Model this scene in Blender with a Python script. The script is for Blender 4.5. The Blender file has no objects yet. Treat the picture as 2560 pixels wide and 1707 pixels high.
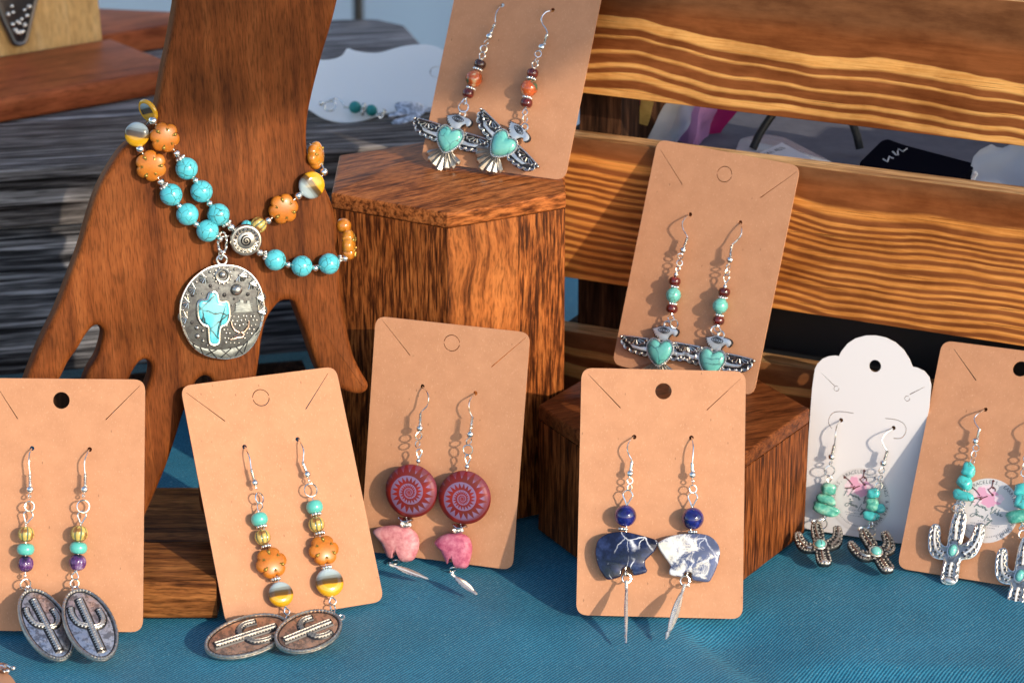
import bpy, math, random
from mathutils import Vector, Matrix
random.seed(7)
SC = bpy.context.scene
COL = SC.collection
CM = 0.01
R = math.radians

# ------------------------------------------------------------------ camera (all lengths below are centimetres, scaled to metres on creation)
CAM_POS = Vector((0.0, -90.0, 43.4))
PITCH = R(20)
FOC_PX = 6898.0                      # focal length in photograph pixels (2560 wide)
cam = bpy.data.cameras.new("camera")
cam.sensor_width = 36.0
cam.lens = FOC_PX * 36.0 / 2560.0
cam.clip_start = 0.02
cam.clip_end = 500.0
cam.dof.use_dof = True
cam.dof.focus_distance = 1.0
cam.dof.aperture_fstop = 18.0
cam_ob = bpy.data.objects.new("camera", cam)
COL.objects.link(cam_ob)
cam_ob.location = CAM_POS * CM
cam_ob.rotation_euler = (R(90) - PITCH, 0, 0)
SC.camera = cam_ob

# ------------------------------------------------------------------ daylight
SUN_DIR = Vector((0.612, -0.684, 0.396)).normalized()      # from the table towards the sun
world = bpy.data.worlds.new("World")
SC.world = world
world.use_nodes = True
wn = world.node_tree.nodes
sky = wn.new("ShaderNodeTexSky")
sky.sky_type = 'NISHITA'
sky.sun_disc = False
sky.sun_elevation = math.asin(SUN_DIR.z)
sky.sun_rotation = math.atan2(SUN_DIR.x, SUN_DIR.y)
bg = wn["Background"]
bg.inputs["Strength"].default_value = 0.15
world.node_tree.links.new(sky.outputs[0], bg.inputs[0])
sun = bpy.data.lights.new("sun", 'SUN')
sun.energy = 2.15
sun.angle = R(0.53)
sun.color = (1.0, 0.87, 0.68)
sun_ob = bpy.data.objects.new("sun", sun)
COL.objects.link(sun_ob)
sun_ob.rotation_euler = SUN_DIR.to_track_quat('Z', 'Y').to_euler()
SC.view_settings.view_transform = 'Standard'
SC.view_settings.look = 'None'
SC.view_settings.exposure = 0.88
SC.view_settings.gamma = 1.0
SC.cycles.max_bounces = 8
SC.cycles.use_denoising = True

# ------------------------------------------------------------------ helpers: layout measured on the photograph, turned into real positions
FW = Vector((0, math.cos(PITCH), -math.sin(PITCH)))
UP = Vector((0, math.sin(PITCH), math.cos(PITCH)))
RT = Vector((1, 0, 0))
def ray(p):
    return FW + RT * ((p[0] - 1280) / FOC_PX) + UP * ((853.5 - p[1]) / FOC_PX)
def on_plane(p, o, n):
    d = ray(p)
    return CAM_POS + d * ((o - CAM_POS).dot(n) / d.dot(n))
def on_z(p, z):
    return on_plane(p, Vector((0, 0, z)), Vector((0, 0, 1)))
def on_y(p, y):
    return on_plane(p, Vector((0, y, 0)), Vector((0, 1, 0)))
def cm_per_px(P):
    return (P - CAM_POS).dot(FW) / FOC_PX

class Frame:
    """A flat working frame in the world: origin o, axes u (right), v (up), n (towards the viewer)."""
    def __init__(s, o, u, v):
        s.o = Vector(o); s.u = Vector(u).normalized(); s.v = Vector(v).normalized()
        s.n = s.u.cross(s.v).normalized(); s.v = s.n.cross(s.u)
        s.k = cm_per_px(s.o)
    def world(s, q):
        return s.o + s.u * q[0] + s.v * q[1] + s.n * (q[2] if len(q) > 2 else 0)
    def hit(s, p, w=0.0):                       # photograph pixel -> world point w cm in front of the plane
        return on_plane(p, s.o + s.n * w, s.n)
    def loc(s, p, w=0.0):                       # photograph pixel -> (u, v) on the plane
        d = s.hit(p, w) - s.o
        return (d.dot(s.u), d.dot(s.v))
    def mat(s, P=None, z=None, y=None):         # placement matrix at P, local Z = z, local Y as near y as possible
        z = (z or s.n).normalized(); y = (y or s.v)
        x = y.cross(z).normalized(); y = z.cross(x)
        return mat4(x, y, z, P if P is not None else s.o)

def mat4(x, y, z, P):
    m = Matrix((x, y, z)).transposed().to_4x4()
    m.translation = P
    return m
def lean_frame(o, yaw, lean, roll=0.0):
    u = Vector((math.cos(yaw), -math.sin(yaw), 0)); h = Vector((math.sin(yaw), math.cos(yaw), 0))
    v = h * math.sin(lean) + Vector((0, 0, math.cos(lean)))
    c, s = math.cos(roll), math.sin(roll)
    return Frame(o, u * c + v * s, v * c - u * s)
def zoom(k, x0, y0):
    return lambda x, y: (x / k + x0, y / k + y0)

# ------------------------------------------------------------------ helpers: meshes
class MB:
    def __init__(s): s.v = []; s.f = []
    def add(s, v, f):
        b = len(s.v); s.v += [Vector(q) for q in v]; s.f += [tuple(i + b for i in q) for q in f]; return s
    def xf(s, m):
        s.v = [m @ q for q in s.v]; return s
    def join(s, o, m=None):
        return s.add([m @ q for q in o.v] if m else o.v, o.f)
    def loops(s, L, cap0=True, cap1=True, closed=True):
        n = len(L[0]); v = [q for l in L for q in l]; f = []
        for i in range(len(L) - 1):
            for j in range(n if closed else n - 1):
                k = (j + 1) % n
                f.append((i * n + j, i * n + k, (i + 1) * n + k, (i + 1) * n + j))
        if cap0: f.append(tuple(range(n - 1, -1, -1)))
        if cap1: f.append(tuple((len(L) - 1) * n + j for j in range(n)))
        return s.add(v, f)
    def lathe(s, prof, n=20):                    # (r, z) from bottom to top, about Z
        L = [[(r * math.cos(2 * math.pi * j / n), r * math.sin(2 * math.pi * j / n), z) for j in range(n)] for r, z in prof]
        return s.loops(L)
    def ball(s, c, r, n=16, sx=1, sy=1, sz=1):
        c = Vector(c); L = []
        for i in range(1, n // 2):
            a = -math.pi / 2 + math.pi * i / (n // 2)
            L.append([c + Vector((sx * r * math.cos(a) * math.cos(2 * math.pi * j / n), sy * r * math.cos(a) * math.sin(2 * math.pi * j / n), sz * r * math.sin(a))) for j in range(n)])
        b = len(s.v); s.loops(L, False, False); m = len(s.v)
        s.v += [c + Vector((0, 0, -sz * r)), c + Vector((0, 0, sz * r))]
        for j in range(n):
            k = (j + 1) % n
            s.f.append((b + k, b + j, m)); q = m - n; s.f.append((q + j, q + k, m + 1))
        return s
    def tube(s, pts, r, closed=False, n=8):
        pts = [Vector(p) for p in pts]; N = len(pts); rr = r if isinstance(r, (list, tuple)) else [r] * N
        L = []; prev = None
        for i, p in enumerate(pts):
            a = pts[(i - 1) % N] if (closed or i > 0) else p
            b = pts[(i + 1) % N] if (closed or i < N - 1) else p
            t = (b - a).normalized() if (b - a).length > 1e-9 else Vector((0, 0, 1))
            if prev is None:
                x = t.orthogonal().normalized()
            else:
                x = prev - t * prev.dot(t); x = x.normalized() if x.length > 1e-6 else t.orthogonal().normalized()
            prev = x; y = t.cross(x)
            L.append([p + (x * math.cos(2 * math.pi * j / n) + y * math.sin(2 * math.pi * j / n)) * rr[i] for j in range(n)])
        if closed:
            # close by matching the start ring with the nearest rotation
            b = len(s.v); s.loops(L, False, False)
            e = b + (N - 1) * n
            off = min(range(n), key=lambda o: (L[-1][0] - L[0][o]).length)
            for j in range(n):
                k = (j + 1) % n
                s.f.append((e + j, e + k, b + (k + off) % n, b + (j + off) % n))
        else:
            s.loops(L)
        return s
    def box(s, x0, x1, y0, y1, z0, z1, b=0.0):
        if b <= 0:
            return s.add([(x0, y0, z0), (x1, y0, z0), (x1, y1, z0), (x0, y1, z0), (x0, y0, z1), (x1, y0, z1), (x1, y1, z1), (x0, y1, z1)],
                         [(3, 2, 1, 0), (4, 5, 6, 7), (0, 1, 5, 4), (1, 2, 6, 5), (2, 3, 7, 6), (3, 0, 4, 7)])
        o = [(x0, y0), (x1, y0), (x1, y1), (x0, y1)]
        return s.prism(o, z0, z1, b, 2)
    def prism(s, o, z0, z1, b=0.0, seg=1, bottom=True, side=None):      # outline (ccw) pulled from z0 to z1 with a rounded rim b
        o = ccw([Vector((q[0], q[1])) for q in o])
        if side: o = round_poly(o, side)
        prof = [(0, z0), (0, z1)]
        if b > 0:
            top = [(b * (1 - math.cos(a)), z1 - b + b * math.sin(a)) for a in [math.pi / 2 * i / (seg + 1) for i in range(seg + 2)]]
            bot = [(i, z0 + z1 - z) for i, z in reversed(top)] if bottom else [(0, z0)]
            prof = bot + top
        return s.profile(o, prof)
    def profile(s, o, prof):
        nm = normals2(o)
        return s.loops([[(p.x - q.x * i, p.y - q.y * i, z) for p, q in zip(o, nm)] for i, z in prof])
    def dome(s, o, prof, c=None):                # outline shrunk about its centre: prof of (scale, z)
        o = ccw([Vector((q[0], q[1])) for q in o])
        c = Vector(c) if c else sum(o, Vector((0, 0))) / len(o)
        return s.loops([[(c.x + (p.x - c.x) * k, c.y + (p.y - c.y) * k, z) for p in o] for k, z in prof])

def area2(o):
    return sum(o[i][0] * o[(i + 1) % len(o)][1] - o[(i + 1) % len(o)][0] * o[i][1] for i in range(len(o))) / 2
def ccw(o):
    return o if area2(o) > 0 else list(reversed(o))
def normals2(o):
    N = len(o); out = []
    for i in range(N):
        a = o[i] - o[i - 1]; b = o[(i + 1) % N] - o[i]
        na = Vector((a.y, -a.x)); nb = Vector((b.y, -b.x))
        na = na.normalized() if na.length > 1e-9 else nb.normalized(); nb = nb.normalized() if nb.length > 1e-9 else na
        m = na + nb
        m = m.normalized() if m.length > 1e-6 else na
        out.append(m / max(0.5, m.dot(na)))
    return out
def round_poly(o, r, seg=5):
    o = [Vector((q[0], q[1])) for q in o]; out = []
    for i, p in enumerate(o):
        a = o[i - 1] - p; b = o[(i + 1) % len(o)] - p
        la, lb = a.length, b.length; k = min(r, la * .45, lb * .45)
        A = p + a / la * k; B = p + b / lb * k
        for j in range(seg + 1):
            t = j / seg
            out.append(A * (1 - t) ** 2 + p * 2 * t * (1 - t) + B * t * t)
    return out
def spline(pts, sub=6, closed=True):
    P = [Vector(q) for q in pts]; N = len(P); out = []
    rng = range(N) if closed else range(N - 1)
    for i in rng:
        g = (lambda k: P[k % N]) if closed else (lambda k: P[max(0, min(N - 1, k))])
        a, b, c, d = g(i - 1), g(i), g(i + 1), g(i + 2)
        for j in range(sub):
            t = j / sub
            out.append(0.5 * (2 * b + (c - a) * t + (2 * a - 5 * b + 4 * c - d) * t * t + (3 * b - a - 3 * c + d) * t ** 3))
    if not closed: out.append(P[-1])
    return out
def circle2(c, r, n=20, ry=None):
    return [Vector((c[0] + r * math.cos(2 * math.pi * j / n), c[1] + (ry or r) * math.sin(2 * math.pi * j / n))) for j in range(n)]

WORLD = {}                                       # world matrix (cm) of every thing and part, kept here so that nothing waits for an update
def finish(me, smooth=True, angle=38):
    me.polygons.foreach_set('use_smooth', [smooth] * len(me.polygons))
    if smooth: me.set_sharp_from_angle(angle=R(angle))
    me.update()
def mesh_of(name, mb, mat=None, smooth=True, angle=38):
    me = bpy.data.meshes.new(name)
    me.from_pydata([(v * CM)[:] for v in mb.v], [], mb.f)
    if mat: me.materials.append(mat)
    finish(me, smooth, angle)
    return me
def place(ob, parent, M):
    WORLD[ob.name] = M.copy()
    L = WORLD[parent.name].inverted() @ M if parent else M.copy()
    ob.parent = parent
    L.translation = L.translation * CM
    ob.matrix_local = L
def obj(name, mb, mat, parent=None, M=None, smooth=True, angle=38):
    me = mb if isinstance(mb, bpy.types.Mesh) else mesh_of(name, mb, mat, smooth, angle)
    ob = bpy.data.objects.new(name, me)
    COL.objects.link(ob)
    place(ob, parent, M if M is not None else (WORLD[parent.name] if parent else Matrix()))
    return ob
def tag(ob, label, cat, group=None, kind=None):
    if label: ob["label"] = label
    if cat: ob["category"] = cat
    if group: ob["group"] = group
    if kind: ob["kind"] = kind
    return ob
def thing(name, label, cat, M=None, group=None):
    ob = bpy.data.objects.new(name, None)
    ob.empty_display_size = 0.01
    COL.objects.link(ob)
    place(ob, None, M if M is not None else Matrix())
    return tag(ob, label, cat, group)

# ------------------------------------------------------------------ helpers: procedural materials
class NT:
    def __init__(s, name, base=(.5, .5, .5), rough=.5, metal=0.0, **kw):
        s.m = bpy.data.materials.new(name); s.m.use_nodes = True
        s.t = s.m.node_tree; s.b = s.t.nodes["Principled BSDF"]
        s.b.inputs["Base Color"].default_value = (*base, 1); s.b.inputs["Roughness"].default_value = rough; s.b.inputs["Metallic"].default_value = metal
        for k, v in kw.items(): s.b.inputs[k.replace('_', ' ')].default_value = v
        s._c = None
    def n(s, typ, ins=None, **props):
        q = s.t.nodes.new("ShaderNode" + typ)
        for k, v in props.items(): setattr(q, k, v)
        for k, v in (ins or {}).items():
            s.put(q.inputs[k], v)
        return q
    def put(s, sock, v):
        if hasattr(v, 'links') and hasattr(v, 'is_output'): s.t.links.new(v, sock)
        elif hasattr(v, 'outputs'): s.t.links.new(v.outputs[0], sock)
        else: sock.default_value = v
    def co(s, rnd=True):                         # object coordinates in centimetres, shifted per object
        if s._c is None:
            tc = s.n("TexCoord"); v = s.n("VectorMath", {0: tc.outputs["Object"], 1: (100, 100, 100)}, operation='MULTIPLY')
            if rnd:
                oi = s.n("ObjectInfo"); a = s.n("VectorMath", {0: oi.outputs["Random"], 1: (37.0, 53.0, 71.0)}, operation='MULTIPLY')
                v = s.n("VectorMath", {0: v.outputs[0], 1: a.outputs[0]}, operation='ADD')
            s._c = v.outputs[0]
        return s._c
    def sc(s, x, y=None, z=None, src=None):
        y = x if y is None else y; z = x if z is None else z
        return s.n("VectorMath", {0: src or s.co(), 1: (x, y, z)}, operation='MULTIPLY').outputs[0]
    def noise(s, vec, scale=1.0, detail=4.0, rough=.55, dist=0.0):
        return s.n("TexNoise", {"Vector": vec, "Scale": scale, "Detail": detail, "Roughness": rough, "Distortion": dist}).outputs[0]
    def vor(s, vec, scale=1.0, feature='F1', rnd=1.0):
        return s.n("TexVoronoi", {"Vector": vec, "Scale": scale, "Randomness": rnd}, feature=feature).outputs[0]
    def ma(s, op, a, b=0.0, c=None):
        ins = {0: a, 1: b}
        if c is not None: ins[2] = c
        return s.n("Math", ins, operation=op).outputs[0]
    def ramp(s, fac, stops, interp='LINEAR'):
        q = s.n("ValToRGB", {"Fac": fac}); cr = q.color_ramp; cr.interpolation = interp
        while len(cr.elements) > 1: cr.elements.remove(cr.elements[-1])
        for i, (p, c) in enumerate(stops):
            e = cr.elements[0] if i == 0 else cr.elements.new(p)
            e.position = p
            e.color = (*c, 1) if isinstance(c, (tuple, list)) else (c, c, c, 1)
        return q.outputs[0]
    def mix(s, fac, a, b, blend='MIX'):
        q = s.n("Mix", data_type='RGBA', blend_type=blend)
        s.put(q.inputs[0], fac)
        for k, v in ((6, a), (7, b)):
            s.put(q.inputs[k], (*v, 1) if isinstance(v, (tuple, list)) and len(v) == 3 else v)
        return q.outputs[2]
    def sep(s, src=None):
        return s.n("SeparateXYZ", {0: src or s.co()}).outputs
    def add(s, a, b):
        return s.n("VectorMath", {0: a, 1: b}, operation='ADD').outputs[0]
    def color(s, c): s.put(s.b.inputs["Base Color"], c); return s
    def rough(s, v): s.put(s.b.inputs["Roughness"], v); return s
    def bump(s, h, strength=.3, dist=.02):       # dist in cm
        q = s.n("Bump", {"Height": h, "Strength": strength, "Distance": dist * CM})
        s.put(s.b.inputs["Normal"], q); return s

def plain(name, base, rough=.5, metal=0.0, **kw):
    return NT(name, base, rough, metal, **kw).m

def wood(name, stops, axis=0, stretch=14.0, freq=2.2, warp=.5, pore=.5, pore_freq=9.0, rough=.5, contrast_detail=5.0, bump=.25, tone=.25, coat=0.0, skew=0.0):
    """Grain runs along the local axis; stops colour the slow figure, pores are short dark flecks along the grain."""
    w = NT(name, rough=rough, Coat_Weight=coat * .4, Coat_Roughness=.35)
    w.b.inputs['Specular IOR Level'].default_value = .06
    c = w.co()
    if skew:
        c = w.n("VectorRotate", {"Vector": c, "Axis": (0, 0, 1), "Angle": skew}, rotation_type='AXIS_ANGLE').outputs[0]
    wob = w.n("TexNoise", {"Vector": c, "Scale": .22, "Detail": 2.0}).outputs[1]
    wob = w.n("VectorMath", {0: wob, 1: (warp,) * 3}, operation='MULTIPLY').outputs[0]
    c = w.add(c, wob)
    s = [1.0, 1.0, 1.0]; s[axis] = 1.0 / stretch
    g = w.sc(*s, src=c)
    fig = w.noise(g, freq, contrast_detail, .62, .15)
    col = w.ramp(fig, stops)
    s2 = [1.0, 1.0, 1.0]; s2[axis] = 1.0 / (stretch * .55)
    p = w.noise(w.sc(*s2, src=c), pore_freq, 2.0, .5)
    pf = w.ramp(p, [(.30, 1.0 - pore), (.44, 1.0 - pore * .45), (.50, 1.0), (.62, 1.02), (.70, 1.0 + pore * .55)])
    col = w.mix(1.0, col, pf, 'MULTIPLY')
    t = w.ramp(w.noise(c, .35, 3.0), [(.25, 1.0 - tone), (.75, 1.0 + tone * .5)])
    col = w.mix(1.0, col, t, 'MULTIPLY')
    w.color(col)
    w.bump(w.ma('ADD', fig, w.ma('MULTIPLY', p, .7)), bump, .02)
    return w.m

# ------------------------------------------------------------------ materials
def kraft_mat():
    w = NT("kraft_paper", rough=.82)
    c = w.co()
    base = w.ramp(w.noise(c, 1.3, 6.0, .7), [(.3, (.462, .215, .112)), (.7, (.540, .260, .140))])
    fib = w.noise(w.sc(1.0, .35, 1.0), 26.0, 3.0, .6)
    base = w.mix(w.ramp(fib, [(.60, 0.0), (.72, .6)]), base, (.68, .40, .24))
    spk = w.vor(w.sc(1.0, .45, 1.0), 3.4)
    spk2 = w.ma('MULTIPLY', w.ramp(spk, [(.05, 1.0), (.10, 0.0)]), w.ramp(w.noise(c, 1.6, 2.0), [(.48, 0.0), (.60, .6)]))
    base = w.mix(spk2, base, (.16, .075, .035))
    w.color(base); w.bump(w.noise(c, 30.0, 3.0), .12, .01)
    return w.m
def turquoise_mat(name, c0, c1, line, scale=3.2, lw=.045, rough=.2, dens=.44):
    w = NT(name, rough=rough, Coat_Weight=.35, Coat_Roughness=.12)
    c = w.co()
    warp = w.n("TexNoise", {"Vector": c, "Scale": 3.0, "Detail": 3.0}).outputs[1]
    cc = w.add(c, w.n("VectorMath", {0: warp, 1: (.22,) * 3}, operation='MULTIPLY').outputs[0])
    e = w.n("TexVoronoi", {"Vector": cc, "Scale": scale}, feature='DISTANCE_TO_EDGE').outputs[0]
    ln = w.ramp(e, [(0.0, 1.0), (lw * .5, .8), (lw, 0.0)])
    ln = w.ma('MULTIPLY', ln, w.ramp(w.noise(c, 1.6, 2.0), [(dens - .12, 0.0), (dens + .06, 1.0)]))
    col = w.ramp(w.noise(c, 2.2, 3.0), [(.3, c0), (.7, c1)])
    w.color(w.mix(ln, col, line)); w.bump(w.ma('SUBTRACT', 1.0, ln), .15, .01)
    return w.m
def striped_mat():
    w = NT("striped_glass", rough=.14, Coat_Weight=.5, Coat_Roughness=.05)
    c = w.co(False)
    x, y, z = w.sep(c)
    q = w.ma('ADD', y, w.ma('MULTIPLY', w.ma('SUBTRACT', w.noise(w.sc(.5, 5.0, .5), 2.0, 3.0), .5), .22))
    col = w.ramp(w.ma('ADD', w.ma('MULTIPLY', q, .66), .5), [(.10, (.72, .36, .01)), (.42, (.66, .33, .01)), (.48, (.10, .045, .006)), (.57, (.075, .05, .025)), (.66, (.30, .36, .37)), (.8, (.46, .57, .62))])
    w.color(col); return w.m
def melon_mat():
    w = NT("picasso_glass", rough=.25, Coat_Weight=.4)
    c = w.co(False); x, y, z = w.sep(c)
    th = w.ma('ARCTAN2', y, x)
    g = w.ma('ABSOLUTE', w.ma('COSINE', w.ma('MULTIPLY', th, 4.0)))
    col = w.ramp(g, [(.14, (.02, .12, .13)), (.36, (.34, .25, .04)), (.8, (.56, .42, .11))])
    nz = w.noise(w.co(True) if False else c, 3.2, 4.0)
    col = w.mix(w.ramp(nz, [(.54, 0.0), (.62, .85)]), col, (.20, .065, .012))
    w.color(col); return w.m
def noise_mat(name, stops, scale, rough=.3, detail=5.0, coat=.3, **kw):
    w = NT(name, rough=rough, Coat_Weight=coat, Coat_Roughness=.08, **kw)
    w.color(w.ramp(w.noise(w.co(), scale, detail, .65), stops)); return w.m
def disc_mat():
    w = NT("ammonite_print_glass", rough=.45, Specular_IOR_Level=.3)
    c = w.co(False); x, y, z = w.sep(c)
    r = w.ma('SQRT', w.ma('ADD', w.ma('MULTIPLY', x, x), w.ma('MULTIPLY', y, y)))
    th = w.ma('DIVIDE', w.ma('ARCTAN2', y, x), 2 * math.pi)
    s = w.ma('FRACT', w.ma('SUBTRACT', w.ma('DIVIDE', w.ma('LOGARITHM', w.ma('ADD', r, .012), math.e), .62), th))
    tri = w.ma('ABSOLUTE', w.ma('SUBTRACT', w.ma('MULTIPLY', w.ma('FRACT', w.ma('MULTIPLY', th, 20.0)), 2.0), 1.0))
    edge = w.ma('ADD', .26, w.ma('MULTIPLY', tri, .62))
    m1 = w.ramp(w.ma('SUBTRACT', s, edge), [(.0, 0.0), (.05, 1.0)])
    m2 = w.ramp(w.ma('SUBTRACT', s, w.ma('ADD', .90, w.ma('MULTIPLY', tri, .10))), [(.0, 1.0), (.02, 0.0)])
    red = w.ramp(w.noise(c, 1.1, 3.0), [(.35, (.27, .016, .008)), (.50, (.17, .010, .010)), (.65, (.13, .020, .014))])
    mask = w.ma('MULTIPLY', m1, w.ramp(r, [(.76, 1.0), (.86, .2)]))
    mask = w.ma('MULTIPLY', mask, w.ramp(r, [(.03, 0.0), (.06, 1.0)]))
    col = w.mix(w.ma('MULTIPLY', mask, .85), red, (.23, .16, .29))
    w.color(col)
    w.put(w.b.inputs["Metallic"], w.ma('MULTIPLY', mask, .25))
    return w.m
def sodalite_mat(name, white):
    w = NT(name, rough=.10, Coat_Weight=.0, Specular_IOR_Level=.45)
    c = w.co(False)
    col = w.ramp(w.noise(c, 1.8, 6.0, .65), [(.34, (.003, .004, .010)), (.5, (.008, .012, .040)), (.62, (.022, .034, .10)), (.76, (.07, .09, .20))])
    wr = w.n("TexNoise", {"Vector": c, "Scale": 1.6, "Detail": 4.0}).outputs[1]
    cc = w.add(c, w.n("VectorMath", {0: wr, 1: (.5,) * 3}, operation='MULTIPLY').outputs[0])
    e = w.n("TexVoronoi", {"Vector": w.sc(1.0, .6, .3, src=cc), "Scale": 1.15}, feature='DISTANCE_TO_EDGE').outputs[0]
    gate = w.ramp(w.noise(c, 1.3, 4.0), [(.44, 0.0), (.60, 1.0)])
    col = w.mix(w.ma('MULTIPLY', w.ramp(e, [(.0, 1.0), (.008, .7), (.022, 0.0)]), gate), col, (.72, .73, .80))
    if white:
        x, y, z = w.sep(c)
        f = w.ma('ADD', w.noise(c, 2.3, 6.0, .68, .5), w.ma('MULTIPLY', x, -.16))
        col = w.mix(w.ramp(f, [(.46, 0.0), (.50, .35), (.56, .85), (.64, 1.0)]), w.mix(.35, col, (.20, .24, .42)), w.ramp(w.noise(c, 4.0, 4.0), [(.42, (.80, .79, .80)), (.62, (.76, .70, .60))]))
    w.color(col); return w.m
def torched_mat(name, z0, z1, edges, seed, burnt=None, tilt=-.010, wave=.34, fine=False, pale=((.78, .335, .085), (.95, .50, .165))):
    """Flame-burnt softwood board: pale rings and scorched rings. edges = heights (0 foot .. 1 top) where pale turns dark, dark turns pale, ..."""
    w = NT(name, rough=.46)
    w.b.inputs['Specular IOR Level'].default_value = .06
    c0 = w.co(False); c = w.add(c0, (seed * 7.3, seed * 3.1, seed * 5.7))
    x0, y0, zz = w.sep(c0)
    wav = w.noise(w.sc(.13, .3, .10, src=c), 1.0, 1.5, .4)
    wav2 = w.noise(w.sc(.42, .3, .30, src=c), 1.0, 1.0, .4)
    s = w.ma('ADD', zz, w.ma('ADD', w.ma('MULTIPLY', w.ma('SUBTRACT', wav, .5), wave * 4.2), w.ma('MULTIPLY', w.ma('SUBTRACT', wav2, .5), wave * 1.3)))
    s = w.ma('SUBTRACT', s, w.ma('MULTIPLY', x0, tilt * 3.0))
    s = w.ma('ADD', s, w.ma('MULTIPLY', w.ma('SUBTRACT', w.noise(w.sc(.5, 1, 9.0, src=c), 1.0, 2.0), .5), .07))
    t = w.ma('DIVIDE', w.ma('SUBTRACT', s, z0), z1 - z0)
    stops = []; dark = False
    if fine:
        stops = [(max(0, min(1, e)), .92 if i % 2 else .10) for i, e in enumerate(edges)]
        band = w.ramp(w.ramp(t, stops, 'EASE'), [(.28, .0), (.50, .55), (.74, 1.0)])
    else:
        prev = 0.0; stops = [(0.0, .05)]
        for e in edges:
            g = .0045 if not dark else .010
            stops += [(e - g, 1.0 if dark else .04), (e + g, .04 if dark else 1.0)]; dark = not dark
        band = w.ramp(t, stops[:32])
    grain = w.noise(w.sc(.35, 1.0, 9.0, src=c), 2.0, 3.0, .6)
    lg = w.ramp(grain, [(.3, pale[0]), (.7, pale[1])])
    dk = w.ramp(w.noise(w.sc(.25, 1, 2.4, src=c), 1.5, 5.0, .65), [(.3, (.190, .054, .015)), (.7, (.33, .104, .032))])
    col = w.mix(band, lg, dk)
    hair = w.ramp(w.noise(w.sc(.16, 1.0, 12.0, src=c), 1.6, 1.0, .4), [(.67, 1.0), (.71, .30)])
    col = w.mix(w.ma('SUBTRACT', 1.0, band), col, w.mix(1.0, col, hair, 'MULTIPLY'))
    if burnt:
        q = w.ma('ADD', zz, w.ma('MULTIPLY', w.ma('SUBTRACT', w.noise(w.sc(.12, 1, .3, src=c), 1.0, 3.0), .5), .9))
        b = w.ramp(w.ma('DIVIDE', q, 30.0), [(burnt[0] / 30.0, 0.0), (burnt[1] / 30.0, 1.0)])
        col = w.mix(b, col, w.ramp(w.noise(w.sc(.25, 1, 1.2, src=c), 1.4, 6.0, .7), [(.3, (.13, .048, .019)), (.7, (.25, .100, .040))]))
    blot = w.ramp(w.noise(w.sc(.22, 1, .35, src=c), 1.2, 5.0, .65), [(.30, (.62, .55, .48)), (.55, (1.0, 1.0, 1.0)), (.75, (1.08, 1.06, 1.02))])
    col = w.mix(1.0, col, blot, 'MULTIPLY')
    w.color(col); w.bump(w.ma('ADD', w.ma('SUBTRACT', 1.0, band), w.ma('MULTIPLY', grain, .35)), .22, .02)
    return w.m
def cloth_mat():
    w = NT("teal_satin", rough=.55, Sheen_Weight=.06, Sheen_Roughness=.4, Specular_IOR_Level=.3)
    w.b.inputs["Sheen Tint"].default_value = (.5, .8, .9, 1)
    c = w.co(False)
    rot = w.n("VectorRotate", {"Vector": c, "Axis": (0, 0, 1), "Angle": R(-54)}, rotation_type='AXIS_ANGLE').outputs[0]
    x, y, z = w.sep(rot)
    line = w.ma('ADD', w.ma('MULTIPLY', w.ma('SINE', w.ma('MULTIPLY', y, 2 * math.pi / .118)), .5), .5)
    st = w.noise(w.sc(2.2, 11.0, 1.0, src=rot), 1.0, 3.0, .7)
    gr = w.noise(c, 13.0, 2.0, .7)
    big = w.noise(c, .22, 3.0)
    k = w.ma('ADD', w.ma('ADD', w.ma('MULTIPLY', st, .26), w.ma('MULTIPLY', line, .32)), w.ma('MULTIPLY', gr, .42))
    col = w.ramp(k, [(.36, (.003, .062, .125)), (.50, (.010, .140, .240)), (.64, (.050, .26, .38))])
    col = w.mix(1.0, col, w.ramp(big, [(.3, .84), (.7, 1.16)]), 'MULTIPLY')
    spk = w.ramp(w.noise(c, 17.0, 1.0, .5), [(.66, 0.0), (.73, 1.0)])
    col = w.mix(w.ma('MULTIPLY', spk, .42), col, (.36, .56, .54))  # sparkle of the satin: pale glints mixed into the colour
    w.color(col)
    w.rough(w.ma('SUBTRACT', .60, w.ma('MULTIPLY', spk, .3)))
    w.bump(w.ma('ADD', st, w.ma('MULTIPLY', line, .4)), .32, .02)
    return w.m
def silver_mat(name, base, rough, tarn=0.0):
    w = NT(name, base, rough, 1.0)
    c = w.co()
    if tarn:
        f = w.ramp(w.noise(c, 4.5, 6.0, .7), [(.46, 0.0), (.56, tarn)])
        w.color(w.mix(f, base, (.05, .045, .05)))
    w.rough(w.ramp(w.noise(c, 6.0, 4.0), [(.3, max(.04, rough - .08)), (.7, rough + .12)]))
    w.bump(w.noise(c, 14.0, 3.0), .08, .01)
    return w.m

M_KRAFT = kraft_mat()
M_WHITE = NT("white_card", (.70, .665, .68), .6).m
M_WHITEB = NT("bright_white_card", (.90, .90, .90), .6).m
M_SILVER = silver_mat("polished_silver", (.86, .84, .80), .16)
M_ANTIQUE = silver_mat("antique_silver", (.74, .71, .66), .26)
M_PALE = silver_mat("brushed_silver", (.86, .82, .77), .44)
M_TARNISH = silver_mat("tarnished_silver", (.78, .77, .80), .38, .6)
M_DIM = silver_mat("dim_silver", (.20, .215, .21), .50, .2)
M_CACTUS = silver_mat("cactus_silver", (.66, .63, .58), .42, 0)
M_CACTUS2 = silver_mat("worn_cactus_silver", (.34, .31, .28), .55, 0)
M_ROSE = silver_mat("rose_tarnished_silver", (.60, .43, .34), .30, .7)
M_PATINA = NT("black_patina", (.030, .028, .030), .42, .6).m
M_CASTING = silver_mat("grey_casting", (.40, .39, .385), .40, .55)
M_GREYPAT = silver_mat("grey_patina", (.105, .11, .112), .46, .5)
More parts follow.
